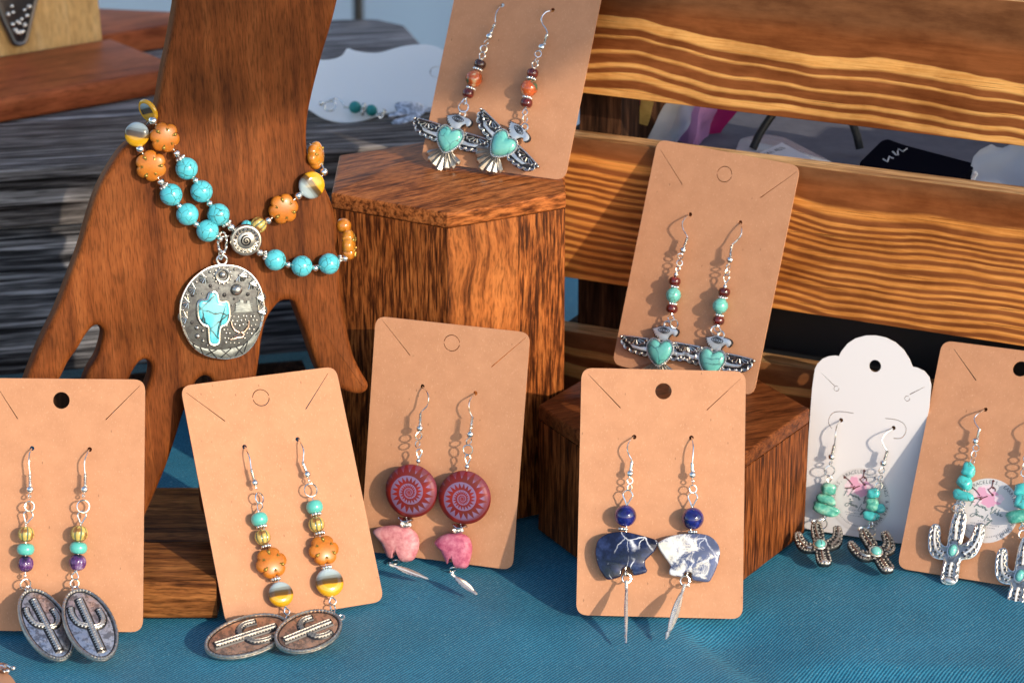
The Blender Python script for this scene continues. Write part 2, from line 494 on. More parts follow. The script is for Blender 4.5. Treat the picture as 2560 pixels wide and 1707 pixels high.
M_BAND = silver_mat("green_grey_silver", (.30, .34, .33), .40, .3)
M_RELIEF = silver_mat("relief_silver", (.50, .475, .44), .36, .25)
M_WARMREFL = silver_mat("warm_reflection_silver", (.98, .52, .30), .42, .45)  # warm reflection of card and sun put into the silver's colour
M_GOLDEN = NT("gold_paint", (.40, .27, .06), .38, .75).m
M_TURQ = turquoise_mat("crackled_turquoise", (.075, .48, .58), (.115, .57, .66), (.035, .12, .10))
M_TURQ2 = turquoise_mat("green_turquoise", (.10, .42, .38), (.17, .53, .46), (.07, .09, .04), 3.4, .035)
M_HEART = turquoise_mat("heart_turquoise", (.10, .42, .40), (.20, .55, .48), (.03, .11, .13), 1.5, .03, .16, .52)
M_INLAY = turquoise_mat("inlay_turquoise", (.07, .45, .55), (.12, .55, .66), (.006, .02, .03), 1.5, .045, .2, .42)
M_RONDELLE = NT("turquoise_glass", (.10, .47, .41), .25, Coat_Weight=.4).m
M_CHIP = turquoise_mat("chip_turquoise", (.05, .44, .44), (.09, .56, .55), (.06, .06, .03), 1.7, .04, .24, .60)
M_CHIPG = noise_mat("mottled_turquoise", [(.3, (.02, .20, .15)), (.5, (.09, .40, .31)), (.62, (.26, .58, .44)), (.72, (.20, .15, .06))], 3.2, .3)
M_DULL = NT("matt_teal_bead", (.02, .27, .26), .5).m
M_STRIPE = striped_mat()
M_MELON = melon_mat()
M_PURPLE = noise_mat("purple_glass", [(.40, (.020, .006, .035)), (.58, (.10, .028, .15)), (.72, (.34, .26, .40))], 2.2, .1, 3.0, .6)
M_FLOWER = noise_mat("orange_glass", [(.3, (.38, .105, .008)), (.6, (.52, .165, .012)), (.8, (.44, .145, .018))], 1.5, .36, 3.0, .1)
M_YELLOW = NT('yellow_glass', (.66, .33, .01), .14, Coat_Weight=.5).m
M_AMBER = noise_mat("amber_glass", [(.3, (.36, .10, .008)), (.6, (.58, .22, .02)), (.75, (.30, .16, .04))], 1.8, .12, 3.0, .6)
M_DISC = disc_mat()
M_PINK = noise_mat("pale_pink_stone", [(.34, (.48, .13, .16)), (.5, (.64, .25, .27)), (.66, (.76, .40, .40))], 3.0, .5, 9.0, .0)
M_PINK2 = noise_mat("deep_pink_stone", [(.34, (.33, .04, .10)), (.5, (.50, .115, .19)), (.66, (.64, .23, .30))], 3.4, .48, 9.0, .0)
M_LAPIS = noise_mat("lapis_stone", [(.3, (.003, .003, .035)), (.55, (.008, .010, .14)), (.75, (.03, .05, .32))], 3.2, .10, 5.0, .8)
M_SODA = sodalite_mat("dark_sodalite", False)
M_SODAW = sodalite_mat("white_blue_sodalite", True)
M_JASPER = noise_mat("orange_jasper", [(.34, (.02, .12, .07)), (.40, (.10, .10, .04)), (.44, (.46, .075, .015)), (.56, (.60, .12, .03)), (.62, (.70, .40, .20)), (.68, (.75, .60, .40))], 2.0, .16, 4.0, .6)
M_GARNET = noise_mat("dark_red_glass", [(.3, (.03, .006, .006)), (.55, (.11, .010, .008)), (.75, (.28, .03, .015))], 3.2, .12, 3.0, .6)
M_BROWNB = noise_mat("dark_brown_glass", [(.3, (.02, .008, .006)), (.6, (.06, .018, .012))], 3.2, .14, 3.0, .6)
M_CLOTH = cloth_mat()
M_HAND = wood("hand_wood", [(.28, (.090, .022, .006)), (.50, (.185, .050, .012)), (.72, (.255, .078, .021))], axis=1, stretch=17, freq=1.8, warp=.25, pore=.42, pore_freq=19.0, rough=.5, bump=.2, tone=.45)
M_ZEBRA = wood("zebra_wood", [(.38, (.048, .013, .004)), (.465, (.12, .031, .008)), (.53, (.29, .080, .018)), (.66, (.42, .134, .033))], axis=2, stretch=15, freq=9.5, warp=.3, pore=.55, pore_freq=15.0, rough=.42, coat=.08, tone=.2)
M_SAP = wood("orange_sapwood", [(.34, (.060, .017, .005)), (.42, (.19, .053, .013)), (.51, (.34, .102, .025)), (.70, (.42, .138, .037))], axis=2, stretch=9, freq=2.4, warp=.9, pore=.5, pore_freq=12.0, rough=.42, coat=.08)
M_LID = wood("streaked_lid_wood", [(.36, (.095, .026, .008)), (.45, (.23, .066, .018)), (.53, (.40, .122, .033)), (.70, (.49, .165, .049))], axis=0, stretch=9, freq=5.0, warp=.35, pore=.5, pore_freq=12.0, rough=.36, coat=.12, skew=R(-38))
M_DARKLID = wood("brown_lid_wood", [(.34, (.070, .019, .006)), (.50, (.165, .047, .014)), (.68, (.24, .076, .023))], axis=0, stretch=12, freq=4.0, warp=.5, pore=.5, pore_freq=14.0, rough=.40, coat=.08, skew=R(-24))
M_DARKZ = wood("dark_panel_wood", [(.38, (.040, .011, .004)), (.48, (.115, .031, .008)), (.57, (.23, .066, .017)), (.70, (.30, .094, .026))], axis=2, stretch=16, freq=7.5, warp=.3, pore=.5, pore_freq=14.0, rough=.45, coat=.08)
M_BASE = wood("walnut_base_wood", [(.36, (.070, .022, .007)), (.50, (.24, .085, .024)), (.70, (.40, .16, .048))], axis=0, stretch=13, freq=3.0, warp=.3, pore=.55, pore_freq=13.0, rough=.42, coat=.06)
M_GREY = wood("weathered_grey_wood", [(.34, (.022, .020, .022)), (.44, (.115, .106, .112)), (.55, (.28, .262, .272)), (.68, (.46, .44, .45))], axis=0, stretch=34, freq=4.2, warp=.06, pore=.6, pore_freq=11.0, rough=.75, bump=.6, tone=.35)
M_GREYB = wood("weathered_brown_wood", [(.36, (.018, .014, .013)), (.45, (.085, .072, .068)), (.55, (.20, .175, .168)), (.68, (.38, .35, .34))], axis=0, stretch=30, freq=4.6, warp=.08, pore=.62, pore_freq=9.0, rough=.7, bump=.6, tone=.3)
M_MAHOG = wood("red_mahogany", [(.30, (.20, .046, .018)), (.50, (.38, .098, .036)), (.72, (.50, .145, .055))], axis=0, stretch=9, freq=1.3, warp=.6, pore=.25, rough=.42, tone=.35, coat=.08)
M_TAN = wood("tan_pine", [(.30, (.40, .22, .075)), (.55, (.55, .34, .14)), (.75, (.62, .42, .20))], axis=2, stretch=10, freq=1.8, warp=.5, pore=.22, rough=.55, tone=.2)
M_POST = wood("charred_post_wood", [(.35, (.016, .008, .005)), (.52, (.050, .022, .012)), (.70, (.12, .055, .028))], axis=2, stretch=18, freq=3.6, warp=.2, pore=.5, rough=.6)
M_TORCH_A = torched_mat("torched_pine_wide", 15.36, 20.74, [.045, .105, .155, .195, .228, .300, .325, .413, .432, .485, .570, .99], 1, (18.7, 19.4))
rb = random.Random(11); eb = []; tt = .02
while tt < .80 and len(eb) < 30:
    eb.append(tt); tt += rb.uniform(.017, .038)
M_TORCH_B = torched_mat("torched_pine_narrow", 7.6, 13.5, eb + [.84, .90], 2, (12.75, 13.3), -.012, .26, True, ((.60, .205, .040), (.84, .35, .090)))
M_TORCH_C = torched_mat("torched_pine_dark", .1, 5.3, [.06, .20, .27, .40, .48, .62, .72, .80, .86, .99], 3, (4.2, 5.2), -.008, .3)
M_PLYEDGE = wood("pale_edge_wood", [(.35, (.26, .11, .04)), (.5, (.55, .29, .12)), (.7, (.72, .44, .21))], axis=0, stretch=20, freq=3.0, warp=.2, pore=.5, rough=.55)
M_BLACK = NT("black_plastic", (.006, .006, .010), .5, Specular_IOR_Level=.0).m
M_BLACKS = NT("black_rubber", (.010, .010, .011), .5).m
M_CHROME = NT("chrome", (.82, .82, .84), .08, 1.0).m
M_GREYCLOTH = noise_mat("grey_cloth", [(.3, (.075, .078, .105)), (.7, (.11, .113, .145))], 1.2, .8, 4.0, 0.0)
M_LOGO = NT("pale_grey_print", (.55, .56, .60), .4).m
M_CLEAR = NT("clear_plastic", (.75, .77, .82), .18, Alpha=.42).m
M_TAGPL = NT("clear_tag_plastic", (.70, .72, .78), .12, Alpha=.5).m
M_PAPER = NT("tag_paper", (.62, .61, .66), .7).m
M_INK = NT("ink", (.05, .06, .08), .6).m
M_LILAC = NT("lilac_plastic", (.52, .25, .50), .3, Alpha=.8).m
M_MAGENTA = NT("magenta_plastic", (.36, .008, .13), .4).m
M_PINKRIB = NT("pink_ribbon", (.50, .04, .12), .45).m
M_GOLDFOIL = noise_mat("gold_foil", [(.3, (.30, .19, .05)), (.7, (.45, .31, .10))], 4.0, .4, 4.0, 0.0)
M_CHARCOAL = NT("charcoal_box", (.020, .021, .024), .45).m
M_STICKER = NT("sticker_paper", (.63, .585, .585), .38).m
M_BLOSSOM = NT("blossom_print", (.72, .34, .48), .4).m
M_BLOSSOM2 = NT("pale_blossom_print", (.78, .58, .64), .4).m
M_TWIG = NT("twig_print", (.12, .035, .03), .4).m
M_PENCIL = NT("grey_green_print", (.12, .17, .17), .4).m
M_SMALLPRINT = NT("small_print", (.33, .31, .33), .4).m
M_TENT = noise_mat("white_tent_fabric", [(.3, (.84, .85, .88)), (.7, (.88, .89, .91))], .05, .8, 2.0, 0.0)
M_GROUND = noise_mat("grass_ground", [(.3, (.05, .06, .03)), (.7, (.10, .10, .06))], .03, .9, 6.0, 0.0)
M_PARASOL = NT("cream_parasol_fabric", (.60, .56, .48), .8).m
M_THREAD = NT("silver_cord", (.6, .58, .54), .3, 1.0).m

# ------------------------------------------------------------------ setting: ground, table, cloth, tent wall
gr = obj("ground", MB().box(-3000, 3000, -3000, 3000, -77, -75), M_GROUND, smooth=False); tag(gr, None, None, kind="structure")
tb = thing("folding_table", "plain folding table hidden under the teal cloth", "table", Matrix.Translation((0, 24, -75)))
obj("table_top", MB().box(-88, 88, -13, 62, -3.4, -1.0, .3), NT("table_plastic", (.5, .5, .5), .5).m, tb, Matrix())
for lx in (-78, 78):
    for ly in (-8, 56):
        obj("leg", MB().box(lx - 1.5, lx + 1.5, ly - 1.5, ly + 1.5, -75, -3.4, .3), NT("leg_metal", (.2, .2, .2), .4, .8).m, tb, Matrix())
def cloth():
    mb = MB(); xs = [-92 + i * 4 for i in range(16)] + [-28 + i * .42 for i in range(134)] + [28.5 + i * 4 for i in range(17)]
    ys = [-15.5, -15.4, -15.2, -14.8, -14] + [-13 + i * .42 for i in range(110)] + [34 + 3 * i for i in range(10)] + [63.6, 64.2, 64.4, 64.5]
    A = on_z((1720, 1548), 0); B = on_z((1937, 1700), 0); d = (B - A).xy.normalized(); nrm = Vector((-d.y, d.x))
    A2 = on_z((2010, 1672), 0); B2 = on_z((2420, 1690), 0); d2 = (B2 - A2).xy.normalized(); n2 = Vector((-d2.y, d2.x))
    from mathutils import noise as nz
    def h(x, y):
        z = -.16 + .09 * nz.noise((x * .16, y * .2, 1.7)) + .035 * nz.noise((x * .5 + y * .3, y * .6, 4.2))
        p = Vector((x, y)) - A.xy; t = p.dot(d); e = p.dot(nrm)
        k = max(0.0, min(1.0, (t + .6) / 2.0)) * (1.0 if y < .5 else 0.0)
        z -= .42 * k * math.exp(-(e / .45) ** 2) if e < 0 else .42 * k * math.exp(-(e / 2.2) ** 2)
        p = Vector((x, y)) - A2.xy; t = p.dot(d2); e = p.dot(n2)
        k = max(0.0, min(1.0, (t + .8) / 1.5)) * max(0.0, min(1.0, (9 - t) / 2.0))
        z -= .30 * k * math.exp(-(e / .6) ** 2)
        return z
    for y in ys:
        for x in xs:
            if y < -13.5 or y > 63: z = -.1 - (60 * (abs(y) - 14) / 1.5 if y < -14 else (0 if y < 0 else 60 * (y - 63.5)) if y > 63.5 or y < 0 else 0)
            else: z = h(x, y)
            mb.v.append(Vector((x, y, min(z, -.02))))
    n = len(xs)
    for j in range(len(ys) - 1):
        for i in range(n - 1):
            a = j * n + i; mb.f.append((a, a + 1, a + n + 1, a + n))
    return mb
tag(obj("tablecloth", cloth(), M_CLOTH, smooth=True, angle=80), "shiny teal twill tablecloth covering the whole display table", "tablecloth")
tw = MB(); tws = []
for i in range(161):
    t = -70 + i * 1.85
    q = Vector((-15 + .6 * t, 150 - .8 * t, 0)) if t < 64 else Vector((23.4 + 1.0 * (t - 64), 98.8 - .10 * (t - 64), 0))
    e = 1.6 * math.sin(t * .13) + .7 * math.sin(t * .37)
    tws.append(q + Vector((.8, .6, 0)) * e)
tw.loops([[q + Vector((0, 0, z)) for q in tws] for z in (-74, 190)], False, False, closed=False)
tw.loops([[q + Vector((.2, .15, z)) for q in tws] for z in (190, -74)], False, False, closed=False)
tag(obj("tent_wall", tw, M_TENT), "white fabric tent wall hanging behind the table", "tent wall")
P = on_y((896, 20), 112)
po = thing("tent_pole", "slim black pole standing before the white tent wall", "pole", Matrix.Translation((P.x, 112, -75)))
obj("pole", MB().lathe([(.40, 0), (.40, 260)], 14), M_BLACKS, po)
obj("foot", MB().lathe([(5, 0), (5, .5), (1.0, 1.0), (.6, 6)], 18), M_BLACK, po)

# unseen parasol added beyond the camera's right shoulder to shade the upper left
def parasol():
    L = SUN_DIR; T = 150.0
    a = Vector((0, 0, 1)).cross(L).normalized()              # horizontal, across the light
    b = L.cross(a)                                           # up, across the light
    pr = lambda P: Vector((Vector(P).dot(a), Vector(P).dot(b)))
    v0 = pr((3.0, 12.0, 17.3))                               # the rim vertex whose shadow bends on the crate
    n = 12; Rr = 78.0; e = 2 * Rr * math.sin(math.pi / n)
    tr = R(-6); tl = R(24)
    # rim edges leave v0 to the right (angle tr) and to the left (falling by tl)
    right = Vector((math.cos(tr), math.sin(tr)))
    left = Vector((-math.cos(tl), -math.sin(tl)))
    bis = (right + left).normalized()
    c2 = v0 - bis * Rr if (-bis).y > 0 else v0 + bis * Rr
    if c2.y < v0.y: c2 = v0 + Vector((0, 1)) * Rr
    ang0 = math.atan2(v0.y - c2.y, v0.x - c2.x)
    C = a * c2.x + b * c2.y + L * T
    M = mat4(a, b, L, C)
    root = thing("added_shade_parasol", "unseen cream parasol added to shade the upper left of the display", "parasol", mat4(Vector((1, 0, 0)), Vector((0, 1, 0)), Vector((0, 0, 1)), Vector((C.x, C.y, -75))))
    rim = [Vector((Rr * math.cos(ang0 + 2 * math.pi * i / n), Rr * math.sin(ang0 + 2 * math.pi * i / n), 0)) for i in range(n)]
    mb = MB(); mb.v = rim + [Vector((0, 0, 18))]; mb.f = [(i, (i + 1) % n, n) for i in range(n)]
    obj("canopy", mb, M_PARASOL, root, M, smooth=False)
    for i in range(n):
        obj("rib", MB().tube([rim[i] * .98 + Vector((0, 0, -.6)), Vector((0, 0, 16.5))], .45, n=6), M_TAN, root, M)
    hub = C + L * 17
    foot = C - a * 105 + L * 26
    obj("arm", MB().tube([hub, hub + (foot - hub) * .5 + Vector((0, 0, 10)), foot], 1.6, n=10), M_TAN, root, Matrix())
    obj("pole", MB().tube([(foot.x, foot.y, -75), (foot.x, foot.y, foot.z + 3)], 1.9, n=12), M_TAN, root, Matrix())
    obj("base", MB().lathe([(24, -75), (24, -70), (20, -68), (4, -67), (3, -55)], 28).xf(Matrix.Translation((foot.x, foot.y, 0))), M_CHARCOAL, root, Matrix())
parasol()

# ------------------------------------------------------------------ weathered plank riser at the back left
DZ = 10.8
dk = mat4(Vector((math.cos(R(13)), math.sin(R(13)), 0)), Vector((-math.sin(R(13)), math.cos(R(13)), 0)), Vector((0, 0, 1)), Vector((-17, 21.5, 0)))
rs = thing("plank_riser", "weathered grey plank riser behind the wooden hand", "riser", dk)
yb = 0.0
for i, wd in enumerate((7.6, 7.9, 8.3)):
    o = [(-31, yb), (16.8 - .3 * i, yb), (17.0, yb + wd - .16), (-31, yb + wd - .16)]
    if i == 2: o = [(-31, yb), (17.0, yb), (16.9, yb + wd * .75), (15.8, yb + wd - .5), (14, yb + wd - .1), (-31, yb + wd - .1)]
    obj("deck_plank", MB().prism(o, DZ - 2.6 + (.0 if i else -.05), DZ - .03 * i, .18, 2, side=.25), M_GREYB if i == 0 else M_GREY, rs)
    yb += wd
face = obj("face_board", MB().box(-31, 16.4, .55, 1.7, 1.45, DZ - 2.75, .12), wood("weathered_slate_wood", [(.37, (.014, .013, .015)), (.45, (.065, .063, .070)), (.54, (.17, .165, .178)), (.66, (.40, .39, .42))], axis=0, stretch=36, freq=4.6, warp=.05, pore=.66, pore_freq=9.0, rough=.62, bump=.6, tone=.3), rs,
           dk @ Matrix.Rotation(R(0), 4, 'Y'))
obj('foot_board', MB().box(-31, 8.0, -1.1, -.15, .03, 1.38, .08), M_POST, rs)
for lx in (-29, 14.6):
    for ly in (2.0, 20.5):
        obj("leg", MB().box(lx, lx + 1.8, ly, ly + 1.8, 0, DZ - 2.7, .1), M_GREY, rs)

# mahogany slotted stand on the riser with an upright tan panel in its slot
A = on_z((0, 311), DZ); B = on_z((396, 241), DZ)
u = (B - A); u.z = 0; u.normalize(); hgt = 1.15
Ms = mat4(u, Vector((-u.y, u.x, 0)), Vector((0, 0, 1)), Vector((A.x, A.y, DZ)))
Ab = Ms.inverted() @ on_z((130, 118), DZ + hgt)
dep = Ab.y
st = thing("slotted_stand", "low red mahogany stand with a slot, on the grey planks", "stand", Ms)
obj("front_board", MB().prism([(-16, 0), (9.5, 0), (9.5, dep - .05), (-16, dep - .05)], 0, hgt, .28, 3), M_MAHOG, st)
Bb = Ms.inverted() @ on_z((437, 30), DZ + hgt)
obj("back_board", MB().prism([(-16, dep + .62), (Bb.x + .2, dep + .62), (Bb.x + .1, Bb.y), (Bb.x - 4.6, Bb.y + 5.2), (-16, Bb.y + 5.2)], 0, hgt, .15, 2), M_MAHOG, st)
obj("rail", MB().box(-16, 9.0, dep - .05, dep + .62, 0, .35, .04), M_MAHOG, st)
pa = Ms.inverted() @ on_z((258, 97), DZ + hgt)
pf = Frame(Ms @ Vector((pa.x, dep + .03, .36)), u, Vector((-u.y, u.x, 0)) * .10 + Vector((0, 0, 1)))
tp = obj("tan_panel", MB().box(-13, 0, 0, 12, -.52, 0, .06), NT("panel", (1, 1, 1)).m, None, pf.mat())
tp.data.materials[0] = wood("tan_panel_pine", [(.30, (.52, .29, .10)), (.55, (.68, .42, .17)), (.75, (.76, .51, .25))], axis=1, stretch=10, freq=1.8, warp=.5, pore=.22, rough=.55, tone=.2)
tag(tp, "upright tan pine panel standing in the mahogany stand's slot", "panel")
ar = thing("arrowhead_pendant", "dark beaded arrowhead pendant hanging on the tan panel", "pendant", pf.mat(pf.world(pf.loc((40, 40)))))
o = [pf.loc(q) for q in ((-34, -60), (98, -60), (82, 0), (70, 50), (58, 98), (45, 108), (30, 106), (18, 84), (-6, 32))]
obj("plate", MB().prism(o, .08, .26, .06, 1), NT("gunmetal", (.06, .055, .06), .35, .8).m, ar, pf.mat())
c = Vector((sum(q[0] for q in o) / len(o), sum(q[1] for q in o) / len(o)))
cq_ = pf.loc((32, -60))
obj("cord", MB().tube([(cq_[0], cq_[1], .12), (cq_[0] - .6, 8.0, .06), (cq_[0], 11.9, .05), (cq_[0] + .2, 12.1, -.2)], .05, n=6), M_BLACKS, ar, pf.mat())
obj("rim", MB().tube([(q[0], q[1], .26) for q in spline(o, 4)], .13, True, 6), NT("gunmetal_rim", (.09, .085, .09), .3, .8).m, ar, pf.mat())
inner = spline([Vector(q) + (c - Vector(q)) * .40 for q in o], 4)
for i in range(2, len(inner), 3):
    q = inner[i]; obj("crystal", MB().ball((0, 0, 0), .12, 10), M_SILVER if i % 2 else M_PALE, ar, pf.mat(pf.world((q.x, q.y, .30))))
inner = spline([Vector(q) + (c - Vector(q)) * .75 for q in o], 3)
for i in range(0, len(inner), 5):
    q = inner[i]; obj("crystal", MB().ball((0, 0, 0), .10, 10), M_SILVER, ar, pf.mat(pf.world((q.x, q.y, .30))))

# ------------------------------------------------------------------ base boards under the wooden hand
bm = mat4(Vector((1, 0, 0)), Vector((0, 1, 0)), Vector((0, 0, 1)), Vector((-10.62, .05, 0)))
bs = thing("hand_base", "dark orange walnut base of two boards under the hand", "base", bm)
obj("board", MB().prism([(-15, 0), (0, 0), (0, 3.5), (-15, 3.5)], 0, 1.45, .10, 2), M_BASE, bs)
obj("board", MB().prism([(-15, 4.0), (2.2, 4.0), (2.2, 9.3), (-15, 9.3)], 0, 1.2, .10, 2), M_BASE, bs)
obj("batten", MB().box(-13, -11.5, 3.5, 4.0, .05, .6), M_BASE, bs)

# ------------------------------------------------------------------ the wooden display hand
HF = lean_frame((-14, 4.05, 8.5), -.35, .16)
hand_px = [(438, -120), (444, -20), (430, 77), (408, 185), (396, 255), (376, 312), (342, 345), (308, 372), (268, 432), (240, 490), (218, 560), (200, 622),
           (171, 700), (144, 771), (116, 828), (89, 889), (66, 950), (54, 985), (50, 1010), (62, 1030), (88, 1030), (108, 1010),
           (132, 975), (155, 942), (171, 908), (196, 873), (214, 842), (232, 820), (246, 815), (257, 825), (259, 842), (246, 888), (224, 925), (205, 975), (178, 1060), (160, 1150), (176, 1185), (212, 1185), (246, 1120),
           (285, 1035), (322, 955), (336, 926), (352, 905), (367, 901), (379, 914), (377, 942), (362, 985), (335, 1070), (300, 1180), (268, 1310), (262, 1380), (285, 1408), (318, 1400), (340, 1345),
           (364, 1292), (392, 1228), (418, 1165), (440, 1100), (462, 1030), (487, 968), (497, 950), (512, 941), (526, 946), (531, 960), (528, 1010), (520, 1090), (512, 1180), (510, 1260), (524, 1300), (556, 1300), (582, 1240),
           (612, 1120), (632, 1010), (644, 943), (651, 895), (657, 846), (669, 800), (690, 768), (704, 755), (719, 752), (736, 757), (750, 793), (766, 836), (782, 884), (800, 930), (822, 958), (849, 973), (884, 985), (908, 985), (922, 973), (922, 957), (904, 926), (885, 884), (871, 824), (860, 762), (854, 700), (851, 617), (840, 540), (826, 492), (797, 437), (775, 394), (769, 340), (776, 268), (804, 153), (833, 55), (850, -20), (862, -120)]
ho = spline([HF.loc(q) for q in hand_px], 3)
ho = [q for i, q in enumerate(ho) if (q - ho[i - 1]).length > .01]
T = 1.05
prof = [(.22, -T), (.09, -T + .06), (.02, -T + .16), (0, -T + .3), (0, -.32), (.02, -.16), (.07, -.07), (.16, -.015), (.26, 0)]
hand = obj("display_hand", MB().profile(ccw([Vector(q) for q in ho]), prof), M_HAND, None, HF.mat(), angle=50)
tag(hand, "brown carved wooden hand standing on its fingertips, wearing a beaded bracelet", "display hand")

# ------------------------------------------------------------------ hexagonal wooden blocks
def hex_block(name, label, C, s, h, rot, lid_t, lid_m, panel_ms):
    M = Matrix.Translation(C)
    t = thing("hexagon_block", label, "block", M)
    V = [Vector((s * math.cos(rot + R(60) * i), s * math.sin(rot + R(60) * i))) for i in range(6)]
    k = 1.0 - .9 / (s * .866)
    for i in range(6):
        a, b = V[i], V[(i + 1) % 6]; mid = (a + b) / 2; ux = (b - a).normalized()
        f = mat4(Vector((ux.x, ux.y, 0)), Vector((-ux.y, ux.x, 0)), Vector((0, 0, 1)), Vector((C[0] + mid.x, C[1] + mid.y, C[2])))
        L = s / 2 - .006; Li = L * k
        cuts = panel_ms[i] if isinstance(panel_ms[i], list) else [(1.0, panel_ms[i])]
        p0 = 0.0
        for fr, m in cuts:
            x0 = -L + 2 * L * p0; x1 = -L + 2 * L * (p0 + fr) - (0 if p0 + fr > .99 else .012); p0 += fr
            xi0 = max(x0, -Li); xi1 = min(x1, Li)
            o = [(x0, 0), (x1, 0), (xi1, .9), (xi0, .9)]
            obj("side_panel", MB().prism(o, .02, h - lid_t - .01, .03, 1), m, t, f)
    obj("lid", MB().prism([q * 1.004 for q in V], h - lid_t, h, .10, 3, side=.05), lid_m, t, M)
    obj("bottom", MB().prism([q * (k - .01) for q in V], .05, .6), M_DARKZ, t, M)
    return t
hex_block("hexagon_block", "tall hexagonal block of striped orange and dark wood", (-2.4, 12.5, 0), 5.1, 13.0, R(30), .62, M_LID,
          [M_ZEBRA, M_ZEBRA, M_ZEBRA, M_ZEBRA, [(.60, M_SAP), (.40, M_ZEBRA)], M_ZEBRA])
hex_block("hexagon_block", "short dark brown hexagonal block behind the sodalite bear card", (6.15, 7.75, 0), 5.13, 5.2, R(-2), .62, M_DARKLID, [M_DARKZ] * 6)

# ------------------------------------------------------------------ slatted crate and what lies in it
CY = R(25.4)
cu = Vector((math.cos(CY), -math.sin(CY), 0)); ch = Vector((math.sin(CY), math.cos(CY), 0)); CO = Vector((2.05, 16.0, 0))
CMx = mat4(cu, ch, Vector((0, 0, 1)), CO)
def cframe(d): return Frame(CO + ch * d, cu, Vector((0, 0, 1)))
cr = thing("slatted_crate", "torched pine slatted crate with bold dark grain stripes", "crate", CMx)
XR = 27.0
for (z0, z1, m) in ((15.36, 20.74, M_TORCH_A), (7.6, 13.5, M_TORCH_B), (.1, 5.3, M_TORCH_C)):
    sl = obj("slat", MB().box(-.9, XR, 0, 1.1, z0, z1, .05), m, cr)
    obj("slat_edge", MB().box(-.86, XR - .04, .04, 1.06, z1 - .05, z1 + .012), M_PLYEDGE, sl)
    obj("slat", MB().box(-.9, XR, 15.2, 16.0, z0, z1, .07), m, cr)
for x0 in (-.35, XR - 2.1):
    for y0 in (1.12, 13.3):
        obj("corner_post", MB().box(x0 + .55, x0 + 2.35, y0, y0 + 1.9, .1, 20.6, .12), M_POST, cr)
    for (z0, z1) in ((15.4, 20.6), (7.7, 13.4), (.15, 5.2)):
        obj("end_slat", MB().box(x0 - .02 if x0 < 0 else x0 + 2.4, x0 + .53 if x0 < 0 else x0 + 2.95, 1.13, 15.18, z0, z1, .06), M_POST, cr)
obj("floor_board", MB().box(.2, XR - .3, 1.12, 15.1, .1, .5), M_POST, cr)

bx = obj("storage_box", MB().prism([(5.2, 2.4), (25, 2.4), (25, 12.8), (5.2, 12.8)], .5, 11.85, .35, 3, side=.8), M_CHARCOAL, None, CMx)
tag(bx, "charcoal plastic storage box inside the slatted crate", "box")
def lump(x0, x1, y0, y1, z0, amp, n=26, seed=0, th=.3):
    from mathutils import noise as nz
    mb = MB(); top = []; 
    for j in range(n):
        for i in range(n):
            x = x0 + (x1 - x0) * i / (n - 1); y = y0 + (y1 - y0) * j / (n - 1)
            top.append(Vector((x, y, z0 + th + amp * nz.noise((x * .45 + seed, y * .45, seed)))))
    mb.v = top + [Vector((q.x, q.y, z0)) for q in top]; N = n * n
    for j in range(n - 1):
        for i in range(n - 1):
            a = j * n + i; mb.f += [(a, a + 1, a + n + 1, a + n), (N + a, N + a + n, N + a + n + 1, N + a + 1)]
    for i in range(n - 1):
        mb.f += [(N + i, N + i + 1, i + 1, i), (N * 2 - 1 - i, N * 2 - 2 - i, N - 2 - i, N - 1 - i)]
        a, b = i * n, (i + 1) * n; mb.f += [(a, b, N + b, N + a), (b + n - 1, a + n - 1, N + a + n - 1, N + b + n - 1)]
    return mb
tag(obj("grey_cloth", lump(2.6, 25.2, 2.2, 13.0, 11.87, .12, seed=3), M_GREYCLOTH, None, CMx), "grey cloth folded over the box in the crate", "cloth")
GZ = 12.25
def crumple(pts, amp, seed, nsub=5, th=.05):
    """A crumpled sheet through a grid of points (rows of equal length), with thickness."""
    from mathutils import noise as nz
    rows = [spline(r, nsub, False) for r in pts]
    cols = list(zip(*rows)); cols = [spline(c, nsub, False) for c in cols]
    n = len(cols); m = len(cols[0]); mb = MB()
    P = [[q + Vector((nz.noise(q * .9 + Vector((seed, 0, 0))), nz.noise(q * .9 + Vector((0, seed, 5))), nz.noise(q * 1.1 + Vector((0, 2, seed))))) * amp for q in c] for c in cols]
    off = (P[1][0] - P[0][0]).cross(P[0][1] - P[0][0]).normalized() * th
    for L in (P, [[q + off for q in c] for c in P]):
        for c in L: mb.v += c
    N = n * m
    for i in range(n - 1):
        for j in range(m - 1):
            a = i * m + j; mb.f += [(a, a + 1, a + m + 1, a + m), (N + a, N + a + m, N + a + m + 1, N + a + 1)]
    return mb
def cq(p, d): return cframe(d).hit(p)
tag(obj("plastic_bag", crumple([[cq((1560, 400), 4.2), cq((1625, 330), 4.6), cq((1690, 235), 5.0)], [cq((1600, 420), 4.0), cq((1668, 340), 5.2), cq((1718, 235), 5.4)], [cq((1660, 430), 4.2), cq((1700, 350), 4.4), cq((1745, 240), 5.6)]], .35, 4), M_CLEAR), "crumpled clear plastic bag in the crate beside the lilac bag", "plastic bag")
tag(obj("lilac_bag", crumple([[cq((1672, 430), 5.5), cq((1690, 330), 5.9), cq((1705, 235), 6.2)], [cq((1720, 430), 5.8), cq((1735, 330), 5.2), cq((1750, 240), 6.2)], [cq((1740, 430), 6.4), cq((1768, 330), 6.8), cq((1790, 250), 6.6)]], .4, 9), M_LILAC), "crumpled lilac plastic packet in the crate", "packet")
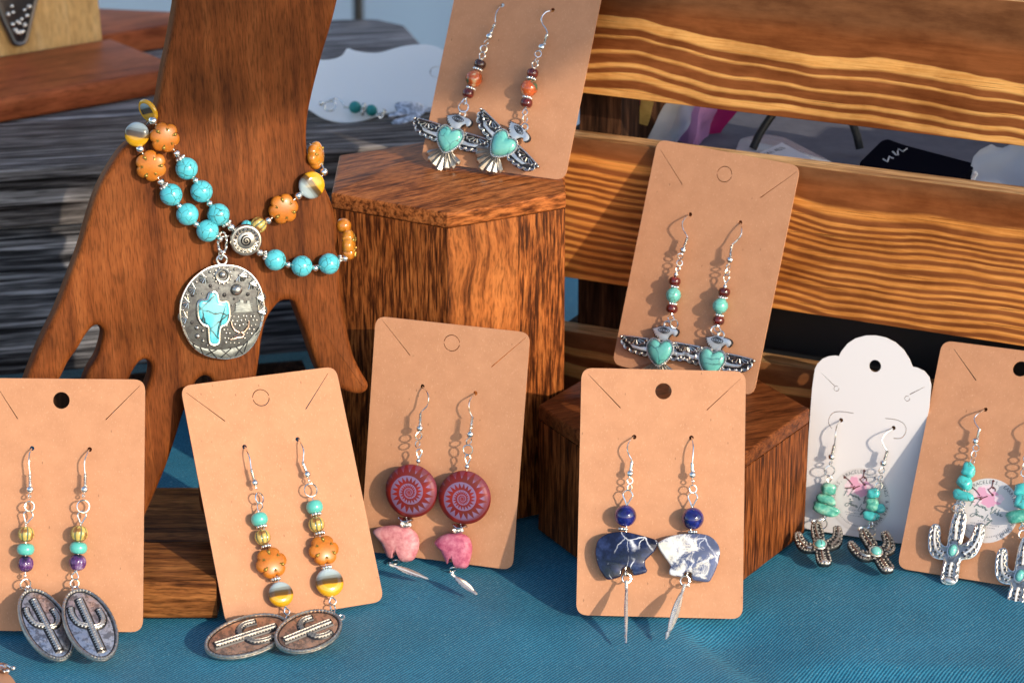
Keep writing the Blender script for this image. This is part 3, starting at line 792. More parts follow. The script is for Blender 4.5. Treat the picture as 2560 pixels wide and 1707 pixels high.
tag(obj("magenta_strip", crumple([[cq((1715, 420), 7.0), cq((1760, 350), 7.1), cq((1775, 250), 7.2)], [cq((1745, 410), 7.4), cq((1790, 345), 7.5), cq((1850, 270), 7.6)]], .15, 2), M_MAGENTA), "bright magenta plastic strip behind the lilac packet", "strip")
tag(obj("pink_ribbon", crumple([[cq((1574, 312), 3.0), cq((1575, 270), 3.1), cq((1577, 225), 3.1)], [cq((1585, 308), 3.2), cq((1597, 270), 3.2), cq((1603, 225), 3.2)]], .08, 5), M_PINKRIB), "dark pink ribbon end hanging by the crate's corner post", "ribbon")
tag(obj("gold_ribbon", crumple([[cq((1582, 310), 3.6), cq((1600, 275), 3.6), cq((1606, 225), 3.6)], [cq((1618, 314), 3.9), cq((1632, 275), 3.9), cq((1642, 225), 3.9)]], .1, 6), M_GOLDFOIL), "gold glitter ribbon end beside the dark pink ribbon", "ribbon")
tag(obj("clear_pouch", crumple([[cq((2380, 470), 3.2), cq((2420, 420), 4.2), cq((2480, 355), 5.4)], [cq((2440, 500), 2.6), cq((2500, 440), 4.8), cq((2560, 370), 5.8)], [cq((2560, 530), 2.6), cq((2620, 470), 4.4), cq((2680, 380), 5.6)]], .4, 12), M_CLEAR), "clear zip pouch lying at the right end of the crate", "pouch")
# key fob with cord and plastic tag
fo = [on_z(q, GZ + .75) for q in ((2135, 410), (2196, 350), (2215, 345), (2262, 362), (2452, 412), (2430, 440), (2340, 480), (2240, 452))]
fc = sum(fo, Vector()) / len(fo); fu = (fo[4] - fo[1]); fu.z = 0; fu.normalize(); fv = Vector((-fu.y, fu.x, 0))
FFm = mat4(fu, fv, Vector((0, 0, 1)), Vector((fc.x, fc.y, GZ)))
kf = thing("key_fob", "black key fob with chrome edge and pale zigzag logo", "key fob", FFm)
lo = [((q - fc).dot(fu), (q - fc).dot(fv)) for q in fo]
obj("case", MB().prism([Vector(q) * .93 for q in lo], .42, .80, .10, 3, side=.35), M_BLACK, kf)
obj("chrome_band", MB().prism(lo, .02, .48, .10, 2, side=.4), M_CHROME, kf)
def strokes(mb, paths, fr_hit, r):
    for p in paths: mb.tube([fr_hit(q) for q in p], r, n=5)
    return mb
zf = zoom(2.352, 1560, 230)
inv = FFm.inverted()
lg = MB()
strokes(lg, [[zf(*q) for q in a] for a in ([(1524, 396), (1536, 404), (1548, 412), (1553, 400), (1560, 380), (1572, 388), (1584, 392)], [(1580, 352), (1600, 372), (1612, 372), (1610, 350), (1612, 336), (1640, 352), (1664, 334)])], lambda q: inv @ on_z(q, GZ + .81), .035)
obj("logo", lg, M_LOGO, kf)
P0 = on_z((1882, 372), GZ + .25); P1 = on_z((2150, 372), GZ + .3); mid = (P0 + P1) / 2
cord = [P0 + (P1 - P0) * t + Vector((0, 0, 2.6)) * math.sin(math.pi * t) ** .8 + ch * (.9 * math.sin(math.pi * t)) for t in [i / 24 for i in range(25)]]
obj("cord", MB().tube([inv @ q for q in cord], .17, n=10), M_BLACKS, kf)
to = [on_z(q, GZ + .12) for q in ((1836, 386), (1850, 352), (1905, 340), (1960, 348), (2080, 410), (2120, 455), (1990, 455), (1880, 420))]
tc = sum(to, Vector()) / len(to)
kt = thing("key_tag", "clear plastic key tag with a paper slip and number", "key tag", Matrix.Translation((tc.x, tc.y, GZ)))
obj("tag_case", MB().prism([(q.x - tc.x, q.y - tc.y) for q in to], .0, .22, .05, 1, side=.2), M_TAGPL, kt)
pp = [on_z(q, GZ + .25) for q in ((1893, 384), (1955, 356), (2060, 412), (2000, 446))]
obj("paper_slip", MB().prism([(q.x - tc.x, q.y - tc.y) for q in pp], .225, .235), M_PAPER, kt)
def text_mesh(txt, size, ext=.0):
    cu_ = bpy.data.curves.new("txt", 'FONT'); cu_.body = txt; cu_.size = size * CM; cu_.align_x = 'CENTER'; cu_.align_y = 'CENTER'; cu_.extrude = ext * CM; cu_.resolution_u = 2
    o = bpy.data.objects.new("txt", cu_); COL.objects.link(o)
    me = bpy.data.meshes.new_from_object(o.evaluated_get(bpy.context.evaluated_depsgraph_get()))
    mb = MB(); mb.v = [v.co / CM for v in me.vertices]; mb.f = [tuple(p.vertices) for p in me.polygons]
    bpy.data.objects.remove(o); bpy.data.curves.remove(cu_); bpy.data.meshes.remove(me)
    return mb
q0 = on_z((1920, 384), GZ + .25); q1 = on_z((1952, 372), GZ + .25); du = (q1 - q0).normalized(); dv = Vector((-du.y, du.x, 0))
obj("number", text_mesh("441 453", .42, .002).xf(mat4(du, dv, Vector((0, 0, 1)), Vector(((q0.x + q1.x) / 2 - tc.x, (q0.y + q1.y) / 2 - tc.y, .242)))), M_INK, kt)
# small bottle seen through the lower gap
bp = cframe(2.6).hit((1500, 800)); 
bo = thing("bottle", "small bottle with a white cap standing in the crate's left end", "bottle", Matrix.Translation((bp.x, bp.y, .5)))
obj("body", MB().lathe([(.0, 0), (.95, 0), (.95, 4.2), (.5, 4.8)], 24), NT("smoky_bottle", (.10, .11, .14), .15).m, bo)
obj("cap", MB().lathe([(.66, 4.7), (.66, 5.7), (.6, 5.8), (.36, 5.8), (.34, 5.6), (0, 5.6)], 24), NT("white_cap", (.62, .60, .62), .4).m, bo)

# ------------------------------------------------------------------ earring cards
z2 = zoom(2.5, 0, 1080); z3 = zoom(2.6125, 480, 1060); z4 = zoom(2.8, 900, 940); z5 = zoom(4.125, 420, 540); z6 = zoom(6.189, 1000, 240); z7 = zoom(6.189, 1540, 780)
b2 = zoom(2.0629, 260, 200); b3 = zoom(2.8, 760, 0); b5 = zoom(1.729, 0, 800); b6 = zoom(2.0096, 880, 740); b7 = zoom(2.3056, 1340, 340); b8 = zoom(2.0629, 1360, 880)
h1 = zoom(2.0106, 1900, 780); h2 = zoom(7.125, 2060, 1140); i2 = zoom(6.818, 2340, 1150); i3 = zoom(3.409, 2220, 1080); g2 = zoom(4.9, 1480, 1160); w2 = zoom(4.355, 760, 0); hh = zoom(3.7935, 1940, 760)

def flat_cut(name, outer, holes, t):
    """Card blank with real cut-outs: a filled 2D outline with holes, given thickness t behind its front plane."""
    cv = bpy.data.curves.new(name, 'CURVE'); cv.dimensions = '2D'; cv.fill_mode = 'BOTH'; cv.extrude = t / 2 * CM
    for pts in [outer] + holes:
        s = cv.splines.new('POLY'); s.points.add(len(pts) - 1)
        for p, q in zip(s.points, pts): p.co = (q[0] * CM, q[1] * CM, 0, 1)
        s.use_cyclic_u = True
    o = bpy.data.objects.new(name, cv); COL.objects.link(o)
    me = bpy.data.meshes.new_from_object(o.evaluated_get(bpy.context.evaluated_depsgraph_get()))
    bpy.data.objects.remove(o); bpy.data.curves.remove(cv)
    for v in me.vertices: v.co.z -= t / 2 * CM
    me.name = name
    me.materials.clear()
    return me
def slit(a, b, w=.034):
    a, b = Vector(a), Vector(b); d = (b - a).normalized(); a = a + d * .16; q = Vector((-d.y, d.x)) * w / 2
    return [a + q * .4, b + q, b + d * w * .4, b - q, a - q * .4]
def arc_slit(c, r, a0, a1, w=.03, n=16):
    A = [a0 + (a1 - a0) * i / n for i in range(n + 1)]
    return [(c[0] + (r + w / 2) * math.cos(a), c[1] + (r + w / 2) * math.sin(a)) for a in A] + [(c[0] + (r - w / 2) * math.cos(a), c[1] + (r - w / 2) * math.sin(a)) for a in reversed(A)]
CARDS = dict(A=((-16.173, -1.036, .03), .003, .353, -.008), B=((-7.441, .404, .03), -.409, .615, -.02), D=((-2.871, 5.052, .03), .266, .216, -.016),
             E=((-.776, 12.567, 13.10), .36, .50, -.03), F=((6.602, 10.3, 5.30), .458, .345, -.052), G=((5.315, .13, .03), .03, .495, -.011),
             H=((13.166, 7.387, .03), .367, .24, -.018), I=((17.197, 3.235, .03), .432, .617, .02))
CF = {k: lean_frame(*v) for k, v in CARDS.items()}
def kraft_card(key, label, holes, hang, hang_r, punched, slits, group="kraft earring cards"):
    f = CF[key]
    out = round_poly([(-3, 0), (3, 0), (3, 9), (-3, 9)], .42, 6)
    hs = []
    c = f.loc(hang)
    if punched: hs.append(circle2(c, hang_r, 28))
    else: hs += [arc_slit(c, hang_r, R(8), R(172)), arc_slit(c, hang_r, R(188), R(352))]
    for a, b in slits:
        hs.append(slit(f.loc(a), f.loc(b)))
    for q in holes:
        hs.append(circle2(f.loc(q), .085, 12))
    ob = obj("earring_card", flat_cut("earring_card", out, hs, .06), None, None, f.mat(), smooth=False)
    ob.data.materials.append(M_KRAFT)
    finish(ob.data, False)
    return tag(ob, label, "earring card", group)
kraft_card("A", "kraft card with the yellow, turquoise and purple beaded earrings, at left", [z2(200, 101), z2(560, 108)], b5(265, 347), .30, True, [(b5(-26, 268), b5(76, 426)), (b5(620, 268), b5(457, 430))])
kraft_card("B", "kraft card with the orange flower bead earrings, tilted to the left", [z3(343, 147), z3(690, 98)], b5(1128, 335), .31, False, [(b5(790, 302), b5(972, 436)), (b5(1428, 214), b5(1322, 384))])
kraft_card("D", "kraft card with the red ammonite disc earrings and pink bears", [z4(437, 72), z4(807, 119)], b6(501, 236), .30, False, [(b6(135, 99), b6(292, 299)), (b6(890, 194), b6(700, 356))])
kraft_card("E", "kraft card with thunderbird earrings standing on the tall hexagonal block", [b3(1388, 38), b3(1740, 72)], (1310, -110), .30, False, [((1196, -150), (1250, -80)), ((1480, -120), (1420, -50))])
kraft_card("F", "kraft card leaning on the crate, its thunderbirds with turquoise round beads", [b7(888, 452), b7(1177, 499)], b7(1086, 221), .30, False, [(b7(705, 60), b7(843, 281)), (b7(1522, 194), b7(1293, 356))])
kraft_card("G", "kraft card with the blue sodalite bear earrings, in front at centre right", [b8(465, 437), b8(760, 441)], b8(616, 201), .30, True, [(b8(212, 97), b8(394, 287)), (b8(1030, 122), b8(840, 298))])
kraft_card("I", "kraft card with the large silver cactus earrings and a round sticker", [h1(1133, 489), h1(1392, 534)], h1(1310, 285), .30, True, [(h1(962, 168), h1(1086, 343)), ((2700, 925), (2630, 985))])
# scalloped white card
f = CF["H"]
ol = [f.loc(h1(*q)) for q in ((223, 1088), (232, 880), (243, 640), (262, 380), (276, 285))]
ol += [f.loc(h1(*q)) for q in ((290, 258), (315, 234), (345, 222), (376, 218), (396, 222), (410, 196), (440, 158), (480, 132), (530, 118), (580, 117), (632, 128), (680, 152), (722, 190), (752, 238), (766, 274), (790, 279), (825, 296), (850, 326), (860, 368))]
ol += [f.loc(h1(*q)) for q in ((850, 480), (800, 760), (745, 1040), (728, 1130), (712, 1161), (690, 1160))]
hs = [circle2(f.loc(h1(578, 271)), .235, 24), circle2(f.loc(h1(407, 543)), .085, 12), circle2(f.loc(h1(671, 582)), .085, 12)]
hs += [slit(f.loc(h1(293, 292)), f.loc(h1(374, 370)), .03), slit(f.loc(h1(846, 366)), f.loc(h1(752, 414)), .03)]
for cc in (h1(384, 384), h1(740, 434)):
    hs += [arc_slit(f.loc(cc), .10, R(60), R(380), .022, 12)]
for pts in (((470, 508), (410, 500), (370, 505), (348, 530), (346, 560), (360, 585)), ((628, 534), (680, 540), (715, 555), (733, 580), (730, 610), (708, 633), (670, 634))):
    P_ = spline([f.loc(h1(*q)) for q in pts], 5, False); N_ = []
    for i, q in enumerate(P_):
        d = (P_[min(i + 1, len(P_) - 1)] - P_[max(i - 1, 0)]).normalized(); N_.append(Vector((-d.y, d.x)) * .012)
    hs.append([q + n_ for q, n_ in zip(P_, N_)] + [q - n_ for q, n_ in reversed(list(zip(P_, N_)))])
ch_ = obj("earring_card", flat_cut("earring_card", ol, hs, .06), None, None, f.mat(), smooth=False)
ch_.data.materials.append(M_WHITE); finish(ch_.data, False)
tag(ch_, "white scalloped card with turquoise chip earrings, leaning on the crate", "earring card", "white earring cards")
card_i = next(o for o in COL.objects if o.name.startswith("earring_card") and "large silver cactus" in o.get("label", ""))

# round stickers on the two cards: paper disc, blossoms, twigs and lettering
def sticker(card, f, cpx, rx, ry, fr_hit, rot):
    """cpx centre pixel; rx, ry radii in cm on the card; fr_hit maps tracing pixels of the other card's sticker to unit coordinates."""
    c = f.loc(cpx)
    M = f.mat(f.world(c)) @ Matrix.Rotation(rot, 4, 'Z')
    s = obj("sticker", MB().prism(circle2((0, 0), rx, 48, ry), .002, .010), M_STICKER, card, M, smooth=False)
    def U(p, k=.0115): return Vector((p[0] * rx, p[1] * ry, k))
    # blossoms (unit coordinates, y up)
    for k, (bx_, by_, br, m) in enumerate(((-.10, .62, .24, 1), (-.34, .40, .24, 1), (.16, .40, .27, 0), (-.16, .34, .25, 0), (.02, .24, .19, 0), (-.36, .22, .17, 1), (.30, .42, .17, 1), (-.28, .58, .16, 0))):
        mb = MB(); pet = []
        for j in range(40):
            a = 2 * math.pi * j / 40; r_ = br * (.72 + .28 * abs(math.cos(2.5 * a + k)))
            pet.append((bx_ + r_ * math.cos(a), by_ + r_ * .8 * math.sin(a)))
        z = .0105 + .0004 * k
        mb.add([U(q, z) for q in pet], [tuple(range(40))])
        obj("blossom", mb, M_BLOSSOM if m == 0 else M_BLOSSOM2, s, M, smooth=False)
    tw_ = MB()
    for p in (((-.62, .66), (-.45, .56), (-.30, .42)), ((-.55, .30), (-.40, .33), (-.22, .40)), ((.0, .95), (.02, .80), (.0, .72), (-.06, .66)), ((.02, .74), (.12, .70), (.14, .62)), ((.06, .52), (-.02, .58), (-.10, .66)), ((-.28, .28), (-.20, .36), (-.06, .44))):
        tw_.tube([U(q, .0125) for q in spline(p, 4, False)], .024, n=4)
    for q in ((-.60, .62), (.02, .93), (.06, .72), (.08, .50), (-.26, .32)):
        tw_.ball(U(q, .0125), .05, 8, sz=.1)
    obj("twig", tw_, M_TWIG, s, M, smooth=False)
    L = MB()
    words = [
        # F
        [(592, 702), (640, 684), (690, 680), (722, 688)], [(618, 688), (602, 740), (582, 790), (566, 826)], [(572, 752), (600, 748), (634, 744)],
        # l
        [(716, 692), (690, 746), (662, 800), (640, 830)],
        # o
        [(690, 776), (680, 790), (694, 794), (704, 780), (692, 772), (716, 788)],
        # w
        [(716, 786), (712, 806), (730, 800), (738, 790), (738, 812), (756, 808), (764, 794), (772, 800)],
        # e
        [(776, 814), (794, 806), (796, 796), (782, 800), (780, 822), (800, 824), (812, 812)],
        # r
        [(812, 814), (826, 802), (832, 810), (826, 840), (846, 826), (850, 846), (842, 862), (878, 842)],
        # V
        [(938, 830), (950, 790), (972, 776), (960, 820), (936, 902), (960, 890), (1000, 840), (1034, 798)],
        # i
        [(1024, 836), (1008, 882), (1022, 884), (1036, 868)],
        # b
        [(1084, 812), (1064, 860), (1046, 908), (1064, 882), (1080, 884), (1068, 910), (1050, 912)],
        # e
        [(1100, 908), (1120, 898), (1118, 886), (1104, 896), (1104, 918), (1124, 922), (1150, 908)],
        # J
        [(672, 872), (690, 864), (700, 874), (684, 884)], [(742, 906), (706, 900), (676, 914)], [(712, 902), (690, 944), (658, 990), (620, 1004), (606, 980), (640, 946), (700, 938)],
        # e
        [(700, 960), (722, 950), (722, 938), (706, 946), (704, 970), (726, 970), (740, 956)],
        # w
        [(740, 954), (736, 974), (752, 970), (762, 956), (762, 982), (780, 976), (790, 962), (800, 968)],
        # e
        [(800, 986), (822, 978), (822, 966), (806, 974), (806, 998), (826, 998), (844, 982)],
        # l
        [(906, 924), (882, 980), (858, 1030), (850, 1044)],
        # r
        [(902, 996), (912, 984), (922, 994), (906, 1030), (932, 1014), (942, 1018)],
        # y
        [(946, 1002), (940, 1022), (962, 1020), (980, 1006), (968, 1030), (930, 1096), (904, 1120), (910, 1090), (960, 1036), (994, 1020)]]
    for p in words:
        pts = [(((q[0] - 870) / 555.0), -((q[1] - 858) / 570.0)) for q in p]
        L.tube([U(q, .0135) for q in spline(pts, 4, False)], .0155, n=4)
    obj("script_lettering", L, M_PENCIL, s, M, smooth=False)
    T_ = MB()
    def ring_text(txt, a_mid, step, r, inward, size):
        for i, chh in enumerate(txt):
            if chh == ' ': continue
            a = a_mid + (i - (len(txt) - 1) / 2) * step * (-1 if inward else 1)
            g = text_mesh(chh, size)
            T_.join(g, Matrix.Translation(U((r * math.cos(a), r * math.sin(a)), .0115)) @ Matrix.Rotation(a - math.pi / 2 if inward else a + math.pi / 2, 4, 'Z'))
    ring_text("NECKLACES, BRACELETS, EARRINGS & EAR WIRES", R(72), R(6.4), .885, True, .19)
    obj("ring_lettering", T_, M_INK, s, M, smooth=False)
    # the unreadable lines of small print, as faint rows of strokes
    F_ = MB(); rs_ = random.Random(5)
    for y0, xa, xb in ((-.36, -.22, .20), (-.45, -.45, .42), (-.53, -.40, .36)):
        x = xa
        while x < xb:
            w_ = rs_.uniform(.02, .05); h_ = rs_.uniform(.02, .035)
            F_.add([U((x, y0), .0115), U((x + w_, y0), .0115), U((x + w_, y0 + h_), .0115), U((x, y0 + h_), .0115)], [(0, 1, 2, 3)]); x += w_ + rs_.uniform(.012, .03)
    a = R(215)
    while a < R(325):
        d = rs_.uniform(.02, .04); r0, r1 = .80, .845
        F_.add([U((r * math.cos(q), r * math.sin(q)), .0115) for r, q in ((r0, a), (r1, a), (r1, a + d), (r0, a + d))], [(0, 1, 2, 3)]); a += d + rs_.uniform(.02, .045)
    obj("small_print", F_, M_SMALLPRINT, s, M, smooth=False)
sticker(ch_, CF["H"], h2(645, 778), 1.18, 1.24, None, R(0))
sticker(card_i, CF["I"], i2(870, 858), 1.22, 1.24, None, R(0))

# ------------------------------------------------------------------ earrings
def rond_prof(r, h, n=10):
    return [(max(.02, r * (.30 + .70 * math.cos(a) ** .75)), h / 2 * math.sin(a) ** 1 if True else 0) for a in [-math.pi / 2 + math.pi * i / n for i in range(n + 1)]]
class Strand:
    """Builds one earring (or bracelet) from photograph positions on a frame; every bead, ring and charm is its own part."""
    def __init__(s, name, label, cat, f, z, at, group=None, w=.4):
        s.f = f; s.z = z; s.w = w; s.ax = -f.v
        s.root = thing(name, label, cat, f.mat(f.hit(z(*at))), group)
    def P(s, q, w=None): return s.f.hit(s.z(q[0], q[1]), q[2] if len(q) > 2 else (s.w if w is None else w))
    def px(s, n, P=None): return n / (s.z(1, 0)[0] - s.z(0, 0)[0]) ** -1 * (cm_per_px(P) if P is not None else s.f.k)
    def part(s, name, mb, m, M, **kw): return obj(name, mb, m, s.root, M, **kw)
    def axm(s, P, ax=None):                                     # local Z along the strand, local Y towards the viewer
        return s.f.mat(P, (ax or s.ax) * -1, s.f.n)
    def flat(s, P, ax=None, tilt=None):                         # local Z towards the viewer, local Y up the strand
        return s.f.mat(P, tilt or s.f.n, (ax or s.ax) * -1)
    def aim(s, a, b): s.ax = (s.P(b) - s.P(a)).normalized(); s.ax = (s.ax - s.f.n * s.ax.dot(s.f.n)).normalized()
    def wire(s, name, pts, r=.027, m=None, closed=False, sub=6):
        W = [s.P(q) for q in pts]; M = s.f.mat(W[0]); inv_ = M.inverted()
        return s.part(name, MB().tube([inv_ @ q for q in spline(W, sub, closed)], r, closed, 8), m or M_SILVER, M)
    def hook(s, pts, coil0, coil1, ball, br):
        s.wire("ear_wire", pts)
        A, B = s.P(coil0), s.P(coil1); d = (B - A).normalized(); h = (B - A).length
        M = s.f.mat(A, d, s.f.n); N = 8 * 10
        s.part("coil", MB().tube([(.052 * math.cos(2 * math.pi * i / 10), .052 * math.sin(2 * math.pi * i / 10), h * i / N) for i in range(N + 1)], .021, n=5).tube([(0, 0, -.02), (0, 0, h + .1)], .028, n=6), M_SILVER, M)
        s.sphere("wire_ball", ball, br, M_SILVER)
    def sphere(s, name, p, r, m, w=None, n=18):
        P = s.P(p, w); return s.part(name, MB().ball((0, 0, 0), s.px(r, P), n), m, s.axm(P))
    def rond(s, p, r, h, m, name="rondelle_bead"):
        P = s.P(p); return s.part(name, MB().lathe(rond_prof(s.px(r, P), s.px(2 * h, P)), 22), m, s.axm(P))
    def daisy(s, p, r, m=None, k=8, ax=None, w=None):
        P = s.P(p, w); rr = s.px(r, P); b = rr * .34; mb = MB()
        for i in range(k):
            a = 2 * math.pi * i / k + .3
            mb.ball(((rr - b) * math.cos(a), (rr - b) * math.sin(a), 0), b, 10)
        mb.lathe([(.02, -b * .6), (rr - b, -b * .6), (rr - b, b * .6), (.02, b * .6)], 12)
        return s.part("daisy_spacer", mb, m or M_ANTIQUE, s.axm(P, ax))
    def ring(s, p, r, squash=1.0, ang=90, wr=.026, name="jump_ring", m=None):
        P = s.P(p); rr = s.px(r, P) - wr; a = R(ang)
        long_ = s.f.u * math.cos(a) + s.f.v * math.sin(a); short = s.f.n.cross(long_); k = math.acos(max(.12, min(1, squash)))
        short = short * math.cos(k) + s.f.n * math.sin(k)
        M = mat4(long_, short, long_.cross(short), P)
        return s.part(name, MB().tube([(rr * math.cos(2 * math.pi * i / 22), rr * math.sin(2 * math.pi * i / 22), 0) for i in range(22)], wr, True, 7), m or M_SILVER, M)
    def drop(s, bot, top, hw, wr=.026, name="wire_loop"):       # teardrop loop of wire, pointed at bot
        B, T = s.P(bot), s.P(top); v = T - B; L = v.length; M = s.f.mat(B, s.f.n, v); w_ = s.px(hw, B) - wr
        pts = spline([(0, 0, 0), (-w_ * .55, L * .33, .01), (-w_, L * .66, .015), (-w_ * .55, L * .93, .01), (0, L, 0), (w_ * .55, L * .93, -.01), (w_, L * .66, -.015), (w_ * .55, L * .33, -.01)], 4)
        s.part(name, MB().tube(pts, wr, True, 7), M_SILVER, M)
        s.part("wire_wrap", MB().tube([(.04 * math.cos(i * .9), -.05 + .012 * i - .02, .04 * math.sin(i * .9)) for i in range(14)], .02, n=5), M_SILVER, M)
    def melon(s, p, r, m, h=None, name="melon_bead"):
        P = s.P(p); rr = s.px(r, P); hh_ = s.px(h, P) if h else rr * .95; n = 48; L = []
        for i in range(1, 12):
            a = -math.pi / 2 + math.pi * i / 12
            L.append([(rr * math.cos(a) ** .8 * (1 - .09 * (1 - abs(math.cos(4 * t))) ** 2) * math.cos(t), rr * math.cos(a) ** .8 * (1 - .09 * (1 - abs(math.cos(4 * t))) ** 2) * math.sin(t), hh_ * math.sin(a)) for t in [2 * math.pi * j / n for j in range(n)]])
        return s.part(name, MB().loops(L), m, s.axm(P))
    def lens(s, p, r, m, name, th=.42, ax=None, tilt=None, n=36):
        P = s.P(p); rr = s.px(r, P)
        pr = [(rr * math.sin(a) if False else rr * (math.cos(a) ** .55 if math.cos(a) > 1e-6 else 0) * 1.0, rr * th * math.sin(a)) for a in [-math.pi / 2 + math.pi * i / 16 for i in range(17)]]
        pr = [(max(q[0], .003), q[1]) for q in pr]
        return s.part(name, MB().lathe(pr, n), m, s.flat(P, ax, tilt))
    def flower(s, p, r, ax=None, tilt=None, m=None, spin=0.0, w=None):
        P = s.P(p, w); rr = s.px(r, P); N = 72
        prof = [(.55, -.40), (.84, -.30), (.97, -.14), (1.0, 0), (.97, .14), (.86, .25), (.72, .31), (.55, .35), (.35, .385), (.10, .40)]
        rad = lambda t, k: rr * k * (1.0 - .20 * k ** 2.5 * (1 - abs(math.cos(3 * t)) ** .55))
        loops = [[Vector((rad(t, k) * math.cos(t + spin), rad(t, k) * math.sin(t + spin), q * rr)) for t in [2 * math.pi * j / N for j in range(N)]] for k, q in prof]
        M = s.flat(P, ax, tilt)
        b = s.part("flower_bead", MB().loops(loops), m or M_FLOWER, M)
        g = MB()
        for j in range(6):
            t = math.pi / 3 * j + math.pi / 6 + spin
            a0 = Vector((rr * .74 * math.cos(t), rr * .74 * math.sin(t), rr * .155)); a1 = Vector((rr * .47 * math.cos(t), rr * .47 * math.sin(t), rr * .385))
            for e in (-.07, .07):
                q = Vector((-math.sin(t), math.cos(t), 0)) * rr * e
                g.tube([a0 + q * 1.2, (a0 + a1) / 2 + q * .9 + Vector((0, 0, rr * .06)), a1], rr * .042, n=5)
        for j in (0, 2, 4):
            t = math.pi / 3 * j + math.pi / 2 + spin + 0
            g.ball((rr * .66 * math.cos(t), rr * .66 * math.sin(t), rr * .30), rr * .125, 10)
        obj("gold_accents", g, M_GOLDEN, b, M)
        return b
    def chip(s, p, rx, ry, m, ang=0, seed=0, w=None, dz=.8, name="chip_bead"):
        from mathutils import noise as nz
        P = s.P(p, w); a, b = s.px(rx, P), s.px(ry, P); mb = MB().ball((0, 0, 0), 1.0, 18)
        out = []
        for q in mb.v:
            d = q.normalized(); e = 3.6
            k = (abs(d.x) ** e + abs(d.y) ** e + abs(d.z) ** e) ** (-1 / e)
            q = d * k * (.94 + .34 * nz.noise(d * 1.1 + Vector((seed * 3.7, seed, 0))))
            out.append(Vector((q.x * a * .94, q.y * b * .94, q.z * min(a, b) * dz)))
        mb.v = out
        return s.part(name, mb, m, s.f.mat(P) @ Matrix.Rotation(R(ang), 4, 'Z'), angle=80)

def charm_frame(top, zt, bot, zb, tilt=0.0):
    """Plane through two world points given by pixel + height (or already world), u kept level, then leaned by tilt about its long axis."""
    A = top if isinstance(top, Vector) else on_z(top, zt)
    B = bot if isinstance(bot, Vector) else on_z(bot, zb)
    v = (A - B).normalized(); u = v.cross(Vector((0, 0, 1))).normalized()
    f = Frame((A + B) / 2, u, v)
    if f.n.z < 0: f = Frame((A + B) / 2, -u, v)
    if tilt:
        c_ = [Frame(f.o, Matrix.Rotation(s_ * abs(tilt), 3, v) @ f.u, v) for s_ in (-1, 1)]
        f = max(c_, key=lambda g: -g.n.dot(FW))
    return f, (A - B).length

def medallion(root, f, L, half_width, bail=True, rosy=False, name="cactus_medallion", flip=1):
    a = L / 2; b = half_width; M = f.mat()
    plate = obj(name, MB().prism(circle2((0, 0), b, 56, a), -.10, .015, .03, 1), M_WARMREFL if rosy else M_TARNISH, root, M)
    N = 150; rim = MB(); ro = circle2((0, 0), b - .04, N, a - .04)
    rim.tube([(q.x, q.y, .03) for q in ro], [.062 if i % 3 else .045 for i in range(N)], True, 8)
    rim.prism(circle2((0, 0), b + .012, 64, a + .012), -.15, -.01, .05, 2)
    obj("ribbed_rim", rim, M_RELIEF, plate, M)
    obj("rim_patina_line", MB().tube([(q.x, q.y, .012) for q in circle2((0, 0), b - .125, 60, a - .125)], .022, True, 5), M_PATINA, plate, M)  # line of black patina just inside the rim
    cac = MB(); outl = MB()
    def limb(pts, r):
        P_ = spline([Vector((q[0] * b * flip, q[1] * a, .02)) for q in pts], 10, False)
        # resample so that the ribs are even
        D = [0]
        for i in range(1, len(P_)): D.append(D[-1] + (P_[i] - P_[i - 1]).length)
        n = int(D[-1] / .028); Q = []
        for i in range(n + 1):
            d = D[-1] * i / n; j = max(k for k in range(len(D)) if D[k] <= d + 1e-9); j = min(j, len(D) - 2)
            t = (d - D[j]) / max(1e-6, D[j + 1] - D[j]); Q.append(P_[j].lerp(P_[j + 1], t))
        rad = []
        for i in range(len(Q)):
            e = min(i, len(Q) - 1 - i); rad.append(r * (.55 + .45 * min(1, e / 3)) * (1.0 if (i // 2) % 2 else .86))
        cac.tube([Vector((q.x, q.y, q.z - .01)) for q in Q], rad, n=10)
        outl.tube([Vector((q.x, q.y, .016 - r * .9)) for q in Q[::4] + Q[-1:]], r * 1.62, n=12)
        for s_ in (-.45, .45):
            W = []
            for i in range(len(Q)):
                d = (Q[min(i + 1, len(Q) - 1)] - Q[max(i - 1, 0)]).normalized(); W.append(Q[i] + Vector((-d.y, d.x, 0)) * r * s_ + Vector((0, 0, r * .72)))
            cac.tube(W[2:-2], r * .22, n=5)
    k = .165 * b
    limb(((-.06, .72), (-.03, .3), (.0, -.3), (.03, -.80)), k)
    limb(((-.50, .54), (-.56, .34), (-.45, .08), (-.17, -.04), (0, -.06)), k * .8)
    limb(((.53, .36), (.58, .10), (.46, -.06), (.25, -.12), (.02, -.12)), k * .8)
    obj("cactus_relief", cac, M_CACTUS2 if rosy else M_CACTUS, plate, M)
    obj("relief_outline", outl, M_PATINA, plate, M)
    if bail:
        obj("bail", MB().tube([(.11 * math.cos(2 * math.pi * i / 16), a + .085 + .11 * math.sin(2 * math.pi * i / 16), -.03) for i in range(16)], .035, True, 7), M_ANTIQUE, plate, M)
    return plate
